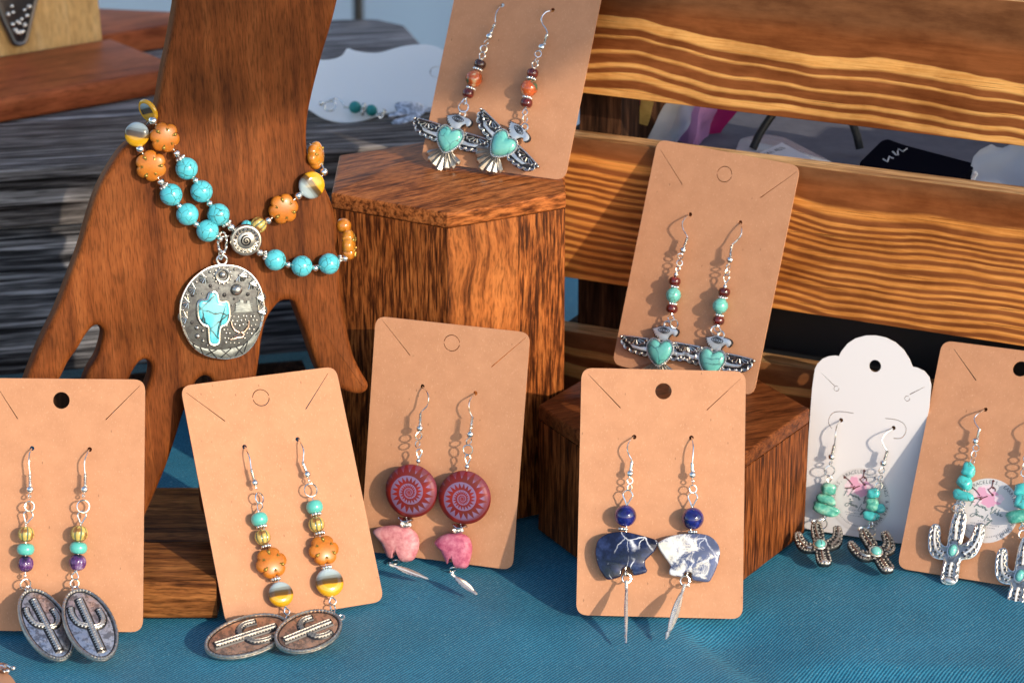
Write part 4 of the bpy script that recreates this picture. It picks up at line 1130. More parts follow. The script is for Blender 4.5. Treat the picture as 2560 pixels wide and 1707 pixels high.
def feather(root, f, L, wd):
    M = f.mat(); a = L / 2; o = []
    for t in [i / 24 for i in range(25)]:
        y = a - L * (.16 + .84 * t); o.append((wd * (math.sin(math.pi * min(1, t * 1.08 + .08)) ** .7 if t < .86 else max(0.02, (1 - t) / .14 * .55)), y))
    out = [Vector((x, y)) for x, y in o] + [Vector((-x * .9, y)) for x, y in reversed(o)]
    p = obj("feather_charm", MB().prism(out, -.025, .02, .008, 1), M_ANTIQUE, root, M)
    mb = MB().tube([(0, a, .0), (0, a - L * .2, .02), (0, -a + .03, .025)], [.05, .04, .022], n=6)
    for i in range(26):
        t = .04 + .9 * i / 26; y = a - L * (.16 + .84 * t); x = wd * math.sin(math.pi * min(1, t * 1.06 + .06)) ** .7 * .92 if t < .86 else wd * (1 - t) * 3
        mb.tube([(0, y, .022), (x, y - .07, .02)], .013, n=4).tube([(0, y, .022), (-x * .9, y - .07, .02)], .013, n=4)
    for i in range(4): mb.tube([(.052 * math.cos(q * .7), a - L * (.03 + .03 * i), .052 * math.sin(q * .7)) for q in range(9)], .016, True, 5)
    obj("barbs", mb, M_PALE, p, M)
    obj("vane_groove", MB().tube([(.03, a - L * .2, .018), (.03, -a + .1, .02)], .012, n=4), M_PATINA, p, M)
    return p

GH = "earrings on the cards"
# ---- card A
f = CF["A"]
s = Strand("earring", "left cactus medallion earring on the left kraft card, tucked under its twin", "earring", f, z2, (200, 100))
s.aim((200, 100), (160, 880)); s.w = .34
s.hook([(200, 101, -.12), (197, 104, .06), (186, 130, .26), (181, 175, .38), (183, 220, .38), (187, 264, .36)], (187, 262), (188, 336), (189, 357), 25)
s.ring((185, 400), 17, .5, 90); s.ring((184, 463), 37, .8, 95, .03); s.drop((163, 572), (184, 490), 34)
s.wire("head_pin", [(162, 570), (158, 900)], .02)
s.melon((163, 636), 51, M_MELON); s.rond((160, 731), 56, 37, M_RONDELLE); s.melon((160, 822), 50, M_PURPLE, 52, "purple_bead")
s.ring((157, 896), 15, .4, 90); s.ring((160, 950), 40, .8, 70, .03)
cf, L = charm_frame(f.hit(z2(185, 985), .50), 0, z2(392, 1420), .20); medallion(s.root, cf, L, .84)
s = Strand("earring", "right cactus medallion earring on the left kraft card, lapping over its twin", "earring", f, z2, (560, 108))
s.aim((560, 108), (485, 900)); s.w = .34
s.hook([(560, 108, -.12), (556, 112, .06), (542, 140, .26), (530, 180, .38), (528, 222, .38), (533, 264, .36)], (533, 262), (532, 333), (528, 357), 25)
s.ring((523, 398), 15, .5, 90); s.ring((520, 463), 44, .95, 90, .03); s.drop((506, 574), (514, 492), 31)
s.wire("head_pin", [(504, 570), (478, 880)], .02)
s.melon((495, 633), 54, M_MELON); s.rond((490, 722), 56, 37, M_RONDELLE); s.melon((485, 813), 55, M_PURPLE, 52, "purple_bead")
s.drop((476, 866), (466, 920), 27); s.ring((466, 945), 32, .9, 80, .03)
cf, L = charm_frame(f.hit(z2(477, 985), .66), 0, z2(652, 1420), .34); medallion(s.root, cf, L, .88)
# ---- card B
f = CF["B"]
s = Strand("earring", "left orange flower bead earring on the tilted kraft card", "earring", f, z3, (343, 147))
s.aim((400, 300), (600, 1180)); s.w = .34
s.hook([(343, 147, -.12), (346, 152, .06), (362, 185, .30), (376, 222, .40), (382, 262, .38), (386, 296, .36)], (387, 294), (404, 362), (410, 382), 24)
s.ring((420, 415), 14, .5, 90); s.ring((440, 483), 42, .85, 80, .03); s.drop((434, 575), (448, 512), 24)
s.wire("head_pin", [(436, 560), (616, 1205)], .02)
s.rond((440, 620), 56, 42, M_RONDELLE); s.daisy((455, 668), 39); s.melon((461, 737), 53, M_MELON); s.daisy((485, 797), 37); s.flower((517, 905), 106, spin=R(8)); s.daisy((547, 1011), 36); s.lens((580, 1110), 84, M_STRIPE, "striped_bead")
s.drop((608, 1192), (626, 1240), 22); s.ring((624, 1268), 26, .7, 60, .03)
cf, L = charm_frame(z3(624, 1290), .55, z3(92, 1474), .16, R(19)); medallion(s.root, cf, L, .90, True, True, flip=-1)
s = Strand("earring", "right orange flower bead earring on the tilted kraft card", "earring", f, z3, (690, 98))
s.aim((725, 250), (920, 1190)); s.w = .34
s.hook([(690, 98, -.12), (698, 103, .06), (716, 135, .30), (728, 172, .40), (727, 212, .38), (723, 250, .36)], (722, 248), (745, 306), (752, 327), 24)
s.ring((764, 366), 17, .5, 80); s.ring((775, 430), 49, 1, 90, .03)
s.wire("head_pin", [(786, 474), (915, 1140)], .024)
s.rond((800, 540), 56, 42, M_RONDELLE); s.daisy((812, 588), 39); s.melon((813, 655), 54, M_MELON); s.daisy((835, 712), 38); s.flower((860, 822), 102); s.daisy((880, 935), 37); s.lens((898, 1033), 95, M_STRIPE, "striped_bead")
s.drop((912, 1122), (922, 1176), 28); s.ring((920, 1202), 32, .8, 80, .03)
cf, L = charm_frame(z3(962, 1262), .72, z3(556, 1440), .30, R(19)); medallion(s.root, cf, L, .90, True, True, flip=-1)
# ---- card D
f = CF["D"]
def d_strand(label, hole, hook, coil, ball, chain, top_ball, disc, wavy, rond, bear_o, bm_, ring, fe0, fe1, spin):
    s = Strand("earring", label, "earring", f, z4, hole); s.w = .50
    s.aim(chain[0][:2], wavy)
    s.hook(hook, coil[0], coil[1], ball[:2], ball[2])
    for q in chain: s.ring(q[:2], q[2], q[3], q[4])
    s.drop((top_ball[0], top_ball[1] - 12), (top_ball[0] + 6, top_ball[1] - 82), 24)
    s.sphere("small_ball", top_ball, 18, M_SILVER)
    s.wire("head_pin", [top_ball, (*disc[:2],), wavy, rond], .02)
    d = s.lens(disc[:2], disc[2], M_DISC, "ammonite_disc", .30, n=56)
    P = s.P(wavy); rr = s.px(58, P); mb = MB(); N = 36
    mb.loops([[Vector((r_ * rr * math.cos(2 * math.pi * j / N), r_ * rr * math.sin(2 * math.pi * j / N), z_ * rr + .14 * rr * math.sin(3 * 2 * math.pi * j / N))) for j in range(N)] for r_, z_ in ((.2, -.07), (1, -.07), (1.05, 0), (1, .07), (.2, .07))])
    s.part("wavy_spacer", mb, M_SILVER, s.axm(P))
    P = s.P(rond); rr = s.px(40, P); mb = MB().ball((0, 0, 0), rr * .9, 16, sz=.62)
    for i in range(18):
        a = 2 * math.pi * i / 18; mb.tube([(rr * .75 * math.cos(a), rr * .75 * math.sin(a), rr * .42), (rr * math.cos(a + .12), rr * math.sin(a + .12), 0), (rr * .75 * math.cos(a + .24), rr * .75 * math.sin(a + .24), -rr * .42)], rr * .09, n=5)
    s.part("ribbed_bead", mb, M_ANTIQUE, s.axm(P))
    P0 = s.P(bear_o[0]); c = Vector((0, 0))
    pts = [Vector(f.loc(z4(*q), .42)) for q in bear_o]; c = sum(pts, Vector((0, 0))) / len(pts)
    o = spline([q - c for q in pts], 4)
    s.part("stone_bear", MB().dome(ccw(o), [(.55, -.27), (.86, -.20), (.98, -.09), (1, 0), (.98, .09), (.88, .20), (.70, .27), (.45, .30), (.2, .31)]), bm_, f.mat(f.world((c.x, c.y, .42))), angle=80)
    s.ring(ring, 32, .6, 30, .03); s.ring((ring[0] - (40 if spin == 0 else 8), ring[1] + (14 if spin == 0 else 30), .42), 26, .6, 20, .03)
    cf, L = charm_frame(z4(*fe0), .55, z4(*fe1), .12, R(-12)); feather(s.root, cf, L, .17)
d_strand("left red ammonite disc earring with a pale pink stone bear", (437, 72), [(437, 72, -.12), (443, 78, .06), (470, 112, .34), (481, 155, .46), (468, 208, .46), (430, 248, .42), (424, 262, .40)], ((424, 262), (420, 345)), (420, 365, 25),
         [(411, 418, 30, .7, 90), (404, 474, 28, .45, 90)], (410, 592), (360, 803, 189), (322, 1000), (322, 1036),
         [(92, 1085), (130, 1058), (200, 1044), (290, 1042), (350, 1062), (400, 1108), (415, 1170), (402, 1235), (372, 1285), (330, 1297), (290, 1290), (272, 1240), (240, 1234), (228, 1272), (195, 1262), (172, 1215), (150, 1162), (115, 1122)], M_PINK, (250, 1300), (205, 1318), (480, 1422), 0)
d_strand("right red ammonite disc earring with a deep pink stone bear", (807, 119), [(807, 119, -.12), (800, 126, .06), (774, 160, .34), (763, 205, .44), (770, 250, .42), (786, 282, .40)], ((787, 285), (773, 385)), (772, 407, 27),
         [(762, 455, 28, .55, 80), (755, 515, 39, 1, 90)], (750, 632), (732, 848, 190), (702, 1046), (686, 1076),
         [(524, 1155), (570, 1115), (640, 1096), (710, 1100), (762, 1130), (784, 1190), (778, 1260), (752, 1336), (700, 1342), (668, 1330), (654, 1284), (628, 1280), (614, 1312), (594, 1275), (566, 1215), (535, 1185)], M_PINK2, (650, 1352), (640, 1385), (822, 1533), 1)

# ---- thunderbirds (cards E and F); canonical pixels of one close-up, heart at the origin, y up
BU = .00243
def tri_fan(cx, cy, r, a0, a1, k, up):
    out = []
    for i in range(k + 1):
        a = a0 + (a1 - a0) * i / k; out.append((cx + r * math.cos(a), cy + r * math.sin(a)))
    return out
def thunderbird(s, heart, rot, ring_xy=None, w=.30, k=1.0):
    P = s.P(heart, w); c, s_ = math.cos(rot), math.sin(rot)
    M = s.f.mat(P, s.f.n, s.f.v * c - s.f.u * s_)
    b = BU * k; S = lambda pts: [Vector((x * b, y * b)) for x, y in pts]
    def T(mb, pts, z, r, sub=4, closed=False): return mb.tube([Vector((q.x, q.y, z)) for q in spline(S(pts), sub, closed)], r * b, closed, 6)
    ht = S([(0, 134), (40, 158), (95, 180), (150, 168), (190, 122), (203, 60), (184, -20), (140, -98), (74, -165), (0, -208), (-74, -165), (-140, -98), (-184, -20), (-203, 60), (-188, 122), (-150, 168), (-95, 180), (-40, 158)])
    hs_ = spline(ht, 4)
    body = obj("thunderbird_charm", MB().prism(spline([q * 1.16 for q in ht], 3), -.10, .02, .03, 1), M_ANTIQUE, s.root, M)
    obj("heart_stone", MB().dome(hs_, [(.98, 0), (1.0, .05), (.95, .11), (.84, .165), (.66, .21), (.42, .235), (.18, .245)], (0, 0)), M_HEART, body, M, angle=80)
    rope = MB(); big = spline([q * 1.12 for q in ht], 6)
    for i in range(0, len(big), 2):
        q = big[i]; rope.ball((q.x, q.y, .05), 13 * b, 8, sz=1.2)
    rope.tube([Vector((q.x, q.y, .01)) for q in big], 20 * b, True, 6)
    obj("beaded_bezel", rope, M_ANTIQUE, body, M)
    for sx in (-1, 1):
        wing = [(205 * sx, 188), (430 * sx, 190), (660 * sx, 184), (712 * sx, 170), (706 * sx, 140), (672 * sx, 118), (664 * sx, 60), (640 * sx, 10), (590 * sx, -40), (500 * sx, -78), (400 * sx, -100), (300 * sx, -112), (210 * sx, -112), (200 * sx, 40)]
        wp = obj("wing", MB().prism(round_poly(S(wing), .04, 2), -.11, .03, .02, 1), M_PATINA, body, M)
        r_ = MB()
        T(r_, [(215 * sx, 180), (430 * sx, 182), (668 * sx, 176)], .035, 11)
        n = 7; cx = 440 * sx; A = [R(180 + 180 * i / n) for i in range(n + 1)]
        rim_ = []
        for i in range(n):
            for t in (0, .5):
                a = A[i] + (A[i + 1] - A[i]) * t; q = 1.0 if t else .86
                rim_.append((cx + 205 * q * math.cos(a), 172 + 120 * q * math.sin(a)))
        rim_.append((cx + 205 * .9, 172)); rim_[0] = (cx - 205 * .9, 172)
        T(r_, rim_, .035, 8)
        for i in range(1, n):
            a = A[i]; r_.tube([Vector(((cx + 62 * math.cos(a)) * b, (168 + 34 * math.sin(a)) * b, .035)), Vector(((cx + 176 * math.cos(a)) * b, (172 + 102 * math.sin(a)) * b, .035))], 7 * b, n=5)
        for j, (x, y, an) in enumerate(((255, -52, 0), (365, -44, 6), (475, -26, 16), (575, 16, 38), (630, 80, 70))):
            q = [(x * sx + 50 * math.cos(t + R(an)) * sx, y + 46 * math.sin(t + R(an))) for t in [R(d) for d in (175, 210, 240, 270, 300, 330, 365)]]
            T(r_, q, .035, 10, 3)
            q = [(x * sx + 42 * math.cos(t + R(an)) * sx, y + 10 + 30 * math.sin(t + R(an))) for t in [R(d) for d in (190, 230, 270, 310, 350)]]
            T(r_, q, .035, 7, 3)
        r_.ball((695 * sx * b, 158 * b, .02), 24 * b, 10)
        obj("wing_tracery", r_, M_ANTIQUE, wp, M)
        sh = MB(); sh.prism(S([(225 * sx, 50), (330 * sx, 34), (450 * sx, 44), (520 * sx, 60), (470 * sx, 2), (360 * sx, -14), (225 * sx, -18)]), .02, .045, .012, 1)
        obj("wing_band", sh, M_PALE, wp, M)
        for i in range(9):
            x = (230 + i * 52) * sx; y = -108 + (max(0, i - 3) ** 2) * 3.6
            if y < 30: sh.box(min(x, x + 20 * sx) * b, max(x, x + 20 * sx) * b, (y - 10) * b, (y + 8) * b, -.11, .03)
    hd = S([(-182, 350), (-110, 376), (-40, 404), (24, 418), (90, 414), (150, 408), (205, 404), (246, 384), (262, 352), (252, 310), (222, 276), (196, 284), (186, 312), (160, 304), (130, 280), (112, 240), (96, 190), (-60, 190), (-48, 236), (-78, 222), (-84, 256), (-116, 246), (-114, 282), (-146, 280), (-138, 312), (-168, 318), (-150, 336)])
    hd_ = obj("head", MB().prism(hd, -.08, .04, .015, 1), M_PALE, body, M)
    hc = sum(hd, Vector((0, 0))) / len(hd)
    obj("head_outline", MB().prism([hc + (q - hc) * 1.10 for q in hd], -.09, .012, .01, 1), M_PATINA, body, M)
    e = MB()
    for q in (1.0, .66, .32):
        T(e, [(22 - 98 * q, 352), (22 - 40 * q, 352 + 40 * q), (22, 352 + 48 * q), (22 + 50 * q, 352 + 34 * q), (22 + 104 * q, 352), (22 + 50 * q, 352 - 40 * q), (22, 352 - 46 * q), (22 - 50 * q, 352 - 34 * q)], .042, 7, 3, True)
    obj("eye", e, M_PATINA, hd_, M)
    obj("neck", MB().prism(S([(-70, 235), (110, 250), (140, 150), (-60, 160)]), -.09, .0, .02, 1), M_PATINA, body, M)
    for i in range(7):
        a = R(-90 + (i - 3) * 18); L = (270, 300, 310, 350, 310, 300, 270)[i]; wd = 50
        c0 = Vector((110 * math.cos(a) * 1.0, -150 + 60 * math.sin(a))); d = Vector((math.cos(a), math.sin(a))); q = Vector((-d.y, d.x))
        tip = c0 + d * (L - 10)
        mb = MB(); V = [c0 - q * 16, c0 + q * 16, tip + q * wd - d * 40, tip, tip - q * wd - d * 40]
        top = [c0 + d * 5, tip - d * 40]
        vs = [Vector((p.x * b, p.y * b, -.10)) for p in V] + [Vector((p.x * b, p.y * b, -.03)) for p in V] + [Vector((p.x * b, p.y * b, .075)) for p in top]
        mb.add(vs, [(4, 3, 2, 1, 0), (0, 1, 6, 5), (1, 2, 7, 6), (2, 3, 8, 7), (3, 4, 9, 8), (4, 0, 5, 9), (5, 6, 10), (6, 7, 11, 10), (7, 8, 11), (8, 9, 11), (9, 5, 10, 11)])
        obj("tail_feather", mb, M_RELIEF, body, M, smooth=False)
    tb_ = [(0, -120)] + [(110 * math.cos(R(-90 + d)) + 235 * math.cos(R(-90 + d)), -150 + 290 * math.sin(R(-90 + d))) for d in range(-62, 63, 8)]
    obj("tail_plate", MB().prism(S(tb_), -.105, -.035), M_PATINA, body, M)
    bl = MB().tube([Vector(((60 + 52 * math.cos(2 * math.pi * i / 16)) * b, (452 + 52 * math.sin(2 * math.pi * i / 16)) * b, -.02)) for i in range(16)], 17 * b, True, 7)
    obj("bail", bl, M_ANTIQUE, body, M)

f = CF["E"]
s = Strand("earring", "left thunderbird earring with orange bead, on the tall block's card", "earring", f, b3, (1388, 38))
s.aim((1388, 38), (1110, 780)); s.w = .36
s.hook([(1388, 38, -.12), (1380, 42, .06), (1356, 75, .30), (1342, 115, .38), (1340, 158, .36)], (1338, 170), (1306, 240), (1297, 258), 25)
s.ring((1277, 300), 24, .35, 70); s.ring((1258, 345), 28, .85, 60); s.drop((1234, 425), (1256, 370), 26)
s.wire("head_pin", [(1236, 420), (1130, 700)], .02)
s.rond((1232, 452), 43, 32, M_BROWNB); s.daisy((1217, 487), 37, M_SILVER); s.sphere("jasper_bead", (1190, 553), 61, M_JASPER); s.daisy((1170, 620), 37, M_SILVER); s.rond((1149, 656), 42, 32, M_GARNET)
s.drop((1132, 688), (1118, 732), 24); s.ring((1117, 752), 40, .95, 90, .03)
thunderbird(s, (1018, 977), R(-9), w=.33)
s = Strand("earring", "right thunderbird earring with orange bead, tilted, on the tall block's card", "earring", f, b3, (1740, 72))
s.aim((1705, 230), (1550, 830)); s.w = .36
s.hook([(1740, 72, -.12), (1730, 76, .06), (1690, 90, .26), (1663, 125, .38), (1668, 165, .40), (1692, 202, .38), (1706, 236, .36)], (1704, 240), (1681, 308), (1664, 332), 26)
s.ring((1640, 380), 27, .95, 90); s.ring((1630, 425), 22, .3, 80); s.drop((1604, 488), (1625, 432), 26)
s.wire("head_pin", [(1606, 480), (1552, 770)], .02)
s.rond((1600, 514), 42, 32, M_GARNET); s.daisy((1592, 552), 37, M_SILVER); s.sphere("jasper_bead", (1575, 618), 62, M_JASPER); s.daisy((1563, 685), 38, M_SILVER); s.rond((1557, 722), 44, 33, M_GARNET)
s.drop((1550, 756), (1546, 806), 24); s.ring((1547, 832), 30, .4, 90, .03)
thunderbird(s, (1390, 1016), R(-35), w=.42)
f = CF["F"]
s = Strand("earring", "left thunderbird earring with turquoise round bead, on the card against the crate", "earring", f, b7, (888, 452))
s.aim((870, 580), (780, 1050)); s.w = .33
s.hook([(888, 452, -.12), (880, 456, .06), (855, 480, .28), (843, 512, .38), (852, 545, .38), (868, 572, .36), (874, 588, .34)], (874, 586), (853, 640), (848, 659), 20)
s.ring((832, 692), 19, .9, 60); s.ring((828, 732), 20, .9, 90); s.drop((808, 786), (824, 752), 16); s.sphere("small_ball", (807, 799), 15, M_SILVER)
s.wire("head_pin", [(807, 799), (780, 1025)], .02)
s.rond((800, 838), 35, 26, M_GARNET); s.daisy((798, 869), 29, M_SILVER); s.sphere("turquoise_bead", (792, 917), 45, M_TURQ2); s.daisy((787, 966), 29, M_SILVER); s.rond((783, 995), 35, 26, M_GARNET)
s.drop((784, 1020), (776, 1068), 24); s.ring((796, 1082), 30, .6, 120, .03)
thunderbird(s, (714, 1244), R(4), w=.30)
s = Strand("earring", "right thunderbird earring with turquoise round bead, on the card against the crate", "earring", f, b7, (1177, 499))
s.aim((1130, 630), (1055, 1060)); s.w = .33
s.hook([(1177, 499, -.12), (1178, 506, .06), (1186, 535, .28), (1182, 570, .38), (1160, 602, .36), (1132, 628, .34)], (1128, 632), (1120, 695), (1118, 714), 22)
s.ring((1108, 752), 17, .5, 70); s.ring((1103, 785), 18, .6, 90); s.drop((1092, 852), (1100, 800), 20); s.sphere("small_ball", (1090, 868), 14, M_SILVER)
s.wire("head_pin", [(1090, 868), (1052, 1090)], .02)
s.rond((1085, 900), 35, 26, M_GARNET); s.daisy((1077, 932), 29, M_SILVER); s.sphere("turquoise_bead", (1062, 979), 46, M_TURQ2); s.daisy((1057, 1033), 29, M_SILVER); s.rond((1052, 1063), 35, 26, M_GARNET)
s.drop((1050, 1088), (1044, 1128), 24); s.ring((1036, 1122), 32, .9, 80, .028)
thunderbird(s, (1013, 1300), R(0), w=.30)

# ---- card G: sodalite bears with feathers
f = CF["G"]
def bear(s, o, m, w=.36):
    pts = [Vector(f.loc(g2(*q), w)) for q in o]; c = sum(pts, Vector((0, 0))) / len(pts)
    P_ = round_poly([q - c for q in pts], .14, 4)
    s.part("stone_bear", MB().profile(ccw(P_), [(.05, -.22), (.015, -.17), (0, -.08), (0, .08), (.010, .125), (.028, .155), (.05, .17)]), m, f.mat(f.world((c.x, c.y, w))), angle=60)
s = Strand("earring", "left dark blue sodalite bear earring with a feather seen edge on", "earring", f, b8, (465, 437))
s.aim((450, 560), (415, 920)); s.w = .40
s.hook([(465, 437, -.12), (458, 441, .06), (438, 465, .30), (430, 495, .40), (437, 525, .42), (450, 550, .40), (455, 566, .40)], (454, 563), (447, 608), (443, 625), 19)
s.ring((443, 662), 19, .9, 90); s.ring((441, 697), 18, .8, 80); s.drop((428, 785), (434, 712), 29)
s.wire("head_pin", [(427, 782), (420, 1120)], .02)
s.sphere("lapis_bead", (420, 843), 57, M_LAPIS, n=26); s.daisy((408, 912), 28)
bear(s, [(60, 940), (130, 870), (230, 835), (370, 822), (480, 840), (620, 875), (760, 915), (815, 950), (800, 1010), (755, 1080), (690, 1140), (645, 1185), (655, 1260), (678, 1300), (665, 1328), (600, 1350), (500, 1367), (490, 1300), (455, 1260), (400, 1258), (362, 1295), (362, 1372), (300, 1397), (180, 1424), (100, 1310), (50, 1180), (35, 1060)], M_SODA)
s.ring((424, 1140), 20, .25, 90); s.ring((426, 1165), 28, .95, 90, .03)
top = f.hit(b8(425, 1178), .48); bot = on_z(b8(421, 1502), .16)
v = (top - bot).normalized(); uu = (FW * .95 + RT * .28); cf = Frame((top + bot) / 2, uu - v * uu.dot(v), v); feather(s.root, cf, (top - bot).length, .15)
s = Strand("earring", "right white and blue sodalite bear earring with a slanting feather", "earring", f, b8, (760, 441))
s.aim((765, 570), (767, 930)); s.w = .40
s.hook([(760, 441, -.12), (763, 444, .06), (769, 475, .30), (769, 515, .40), (766, 550, .40), (764, 572, .40)], (763, 570), (765, 614), (765, 632), 20)
s.ring((767, 664), 15, .4, 90); s.ring((768, 705), 24, .9, 90); s.drop((765, 795), (768, 722), 28)
s.wire("head_pin", [(765, 792), (740, 1140)], .02)
s.sphere("lapis_bead", (767, 857), 58, M_LAPIS, n=26); s.daisy((767, 927), 27)
bear(s, [(790, 972), (860, 925), (960, 880), (1080, 855), (1200, 848), (1330, 850), (1430, 870), (1510, 930), (1555, 1000), (1572, 1080), (1550, 1200), (1500, 1330), (1440, 1442), (1380, 1446), (1222, 1420), (1222, 1330), (1190, 1318), (1130, 1322), (1118, 1387), (1000, 1370), (943, 1350), (943, 1295), (965, 1240), (920, 1180), (840, 1070)], M_SODAW, .38)
s.ring((740, 1148), 18, .25, 90); s.ring((727, 1178), 29, .95, 90, .03); s.ring((744, 1200), 16, .5, 60)
top = f.hit(b8(727, 1196), .50); bot = on_z(b8(628, 1480), .16)
v = (top - bot).normalized(); uu = (RT * .62 + FW * .78); cf = Frame((top + bot) / 2, uu - v * uu.dot(v), v); feather(s.root, cf, (top - bot).length, .20)

# ---- cactus charms (cards H and I)
def cactus(root, M, k, small=False, name="cactus_charm"):
    """Traced outline in local cm (heart of the charm = the oval stone)."""
    o_px = [(575, 690), (612, 680), (645, 682), (664, 704), (658, 780), (645, 860), (625, 955), (660, 950), (692, 925), (728, 860), (750, 796), (775, 780), (805, 780), (825, 802), (818, 880), (785, 975), (745, 1045), (690, 1075), (622, 1090), (605, 1170), (592, 1255), (565, 1288), (525, 1295), (480, 1285), (456, 1255), (462, 1180), (480, 1090), (435, 1080), (385, 1058), (352, 1000), (350, 900), (362, 830), (380, 796), (410, 785), (436, 800), (444, 850), (444, 925), (468, 965), (505, 968), (520, 880), (545, 760)]
    fI = CF["I"]; c = Vector(fI.loc(i3(555, 1010), .3))
    o = [(Vector(fI.loc(i3(*q), .3)) - c) * k for q in o_px]
    ang = R(-8); rot2 = Matrix.Rotation(-ang, 2); o = [rot2 @ q for q in o]
    body = obj(name, MB().prism(spline(o, 2), -.13, .04, .03, 2), M_CASTING if not small else M_GREYPAT, root, M)
    edge = MB(); e = spline(o, 4); e = [q for i, q in enumerate(e)]
    nm = normals2(ccw(e)); ee = ccw(e)
    if not small:
        D = 0; pts = []
        for i, q in enumerate(ee):
            D += (q - ee[i - 1]).length; pts.append(Vector((q.x, q.y, .05)) - Vector((nm[i].x, nm[i].y, 0)) * (.055 + .04 * math.sin(D * 2 * math.pi / .24)))
        edge.tube(pts, .030, True, 6)
        edge.tube([Vector((q.x - n_.x * .01, q.y - n_.y * .01, .0)) for q, n_ in zip(ee, nm)], .045, True, 6)
    else:
        step = 0
        for i, q in enumerate(ee):
            step += (q - ee[i - 1]).length
            if step > .11: step = 0; edge.ball((q.x - nm[i].x * .05, q.y - nm[i].y * .05, .05), .058, 8)
    obj("scalloped_edge", edge, M_ANTIQUE if not small else M_RELIEF, body, M)
    fig = MB(); dk_ = MB()
    def spine(pts):
        P_ = spline([rot2 @ ((Vector(fI.loc(i3(*q), .3)) - c) * k) for q in pts], 6, False)
        fig.tube([Vector((q.x, q.y, .05)) for q in P_], .062 * k, n=6)
        for i in range(2, len(P_) - 1, 3):
            d = (P_[i + 1] - P_[i]).normalized(); nn = Vector((-d.y, d.x)); q = P_[i]
            fig.tube([Vector((q.x - nn.x * .11 * k, q.y - nn.y * .11 * k, .045)), Vector((q.x + nn.x * .11 * k, q.y + nn.y * .11 * k, .045))], .028 * k, n=5)
            for s_ in (-1, 1):
                r = q + d * .07 + nn * s_ * .09 * k; dk_.ball((r.x, r.y, .035), .042 * k, 6)
    spine(((610, 710), (590, 800), (575, 920))); spine(((405, 815), (398, 920), (420, 1010), (470, 1040))); spine(((795, 805), (775, 900), (720, 990), (650, 1040))); spine(((545, 1110), (530, 1180), (524, 1230)))
    obj("relief_pattern", fig, M_PALE if not small else M_RELIEF, body, M); obj("dark_recess", dk_, M_PATINA, body, M)
    tp_ = rot2 @ ((Vector(fI.loc(i3(523, 1265), .3)) - c) * k)
    obj("base_cap", MB().ball((tp_.x, tp_.y, .02), .24 * k, 14, 1, .55, .45), M_PALE, body, M)
    kx = .145 if not small else .20; ky = .22 if not small else .22
    obj("oval_stone", MB().dome(circle2((0, 0), kx * 1.0, 24, ky), [(1, .02), (1, .08), (.9, .14), (.7, .18), (.4, .205), (.15, .21)], (0, 0)), M_HEART, body, M, angle=80)
    obj("stone_bezel", MB().tube([(q.x, q.y, .06) for q in circle2((0, 0), kx + .035, 30, ky + .035)], .042, True, 6), M_ANTIQUE, body, M)
    t_ = rot2 @ ((Vector(fI.loc(i3(618, 668), .3)) - c) * k)
    obj("bail", MB().tube([(t_.x + .12 * math.cos(2 * math.pi * i / 14), t_.y + .11 * math.sin(2 * math.pi * i / 14), 0) for i in range(14)], .045, True, 6), M_ANTIQUE, body, M)
    return body
f = CF["H"]
def lying(top, zt, bot, zb, centre):
    cf, L = charm_frame(h1(*top), zt, h1(*bot), zb)
    q = cf.hit(h1(*centre)); return cf.mat(q)
s = Strand("earring", "left turquoise chip earring with cactus charm, on the white card", "earring", f, h1, (407, 543))
s.aim((380, 640), (325, 1060)); s.w = .32
s.hook([(407, 543, -.12), (402, 548, .06), (386, 575, .32), (380, 615, .42), (377, 650, .38), (374, 668, .36)], (374, 666), (363, 711), (360, 727), 17)
s.ring((356, 758), 14, .4, 80); s.ring((350, 796), 29, .9, 80); s.drop((345, 862), (350, 822), 14)
s.wire("head_pin", [(346, 850), (322, 1030)], .022)
s.chip((345, 889), 43, 33, M_CHIPG, -8, 1); s.chip((333, 940), 55, 27, M_CHIPG, -8, 2); s.chip((331, 990), 72, 30, M_CHIPG, -12, 3)
s.drop((322, 1018), (316, 1046), 16); s.ring((314, 1064), 28, .85, 80)
cactus(s.root, lying((306, 1080), .75, (298, 1270), .18, (301, 1172)), .92, True)
s = Strand("earring", "right turquoise chip earring with cactus charm, over the white card's sticker", "earring", f, h1, (671, 582))
s.aim((635, 690), (560, 1060)); s.w = .32
s.hook([(671, 582, -.12), (664, 587, .06), (630, 610, .30), (613, 640, .40), (622, 672, .40), (637, 694, .36)], (640, 696), (626, 742), (619, 758), 17)
s.ring((612, 795), 19, .7, 80); s.ring((604, 835), 20, .4, 80); s.ring((598, 872), 20, .95, 90)
s.wire("head_pin", [(594, 885), (556, 1050)], .022)
s.chip((568, 911), 34, 28, M_CHIP, 10, 4); s.chip((566, 966), 40, 33, M_CHIPG, 0, 5); s.chip((608, 985), 24, 26, M_CHIP, 30, 7, .28); s.chip((556, 1023), 46, 26, M_CHIP, -6, 6)
s.drop((560, 1046), (556, 1076), 14); s.ring((554, 1105), 30, .95, 90, .03)
cactus(s.root, lying((545, 1128), .75, (612, 1305), .18, (583, 1208)), .90, True)
f = CF["I"]
s = Strand("earring", "big silver cactus earring with three turquoise chips, left of the sticker", "earring", f, h1, (1133, 489))
s.aim((1105, 590), (1010, 960)); s.w = .34
s.hook([(1133, 489, -.12), (1126, 492, .06), (1095, 510, .30), (1077, 535, .40), (1085, 562, .40), (1103, 585, .36)], (1104, 586), (1092, 636), (1084, 648), 18)
s.ring((1086, 683), 19, .95, 90); s.ring((1074, 715), 20, .55, 80); s.ring((1068, 750), 22, .25, 80)
s.wire("head_pin", [(1066, 755), (1018, 950)], .022)
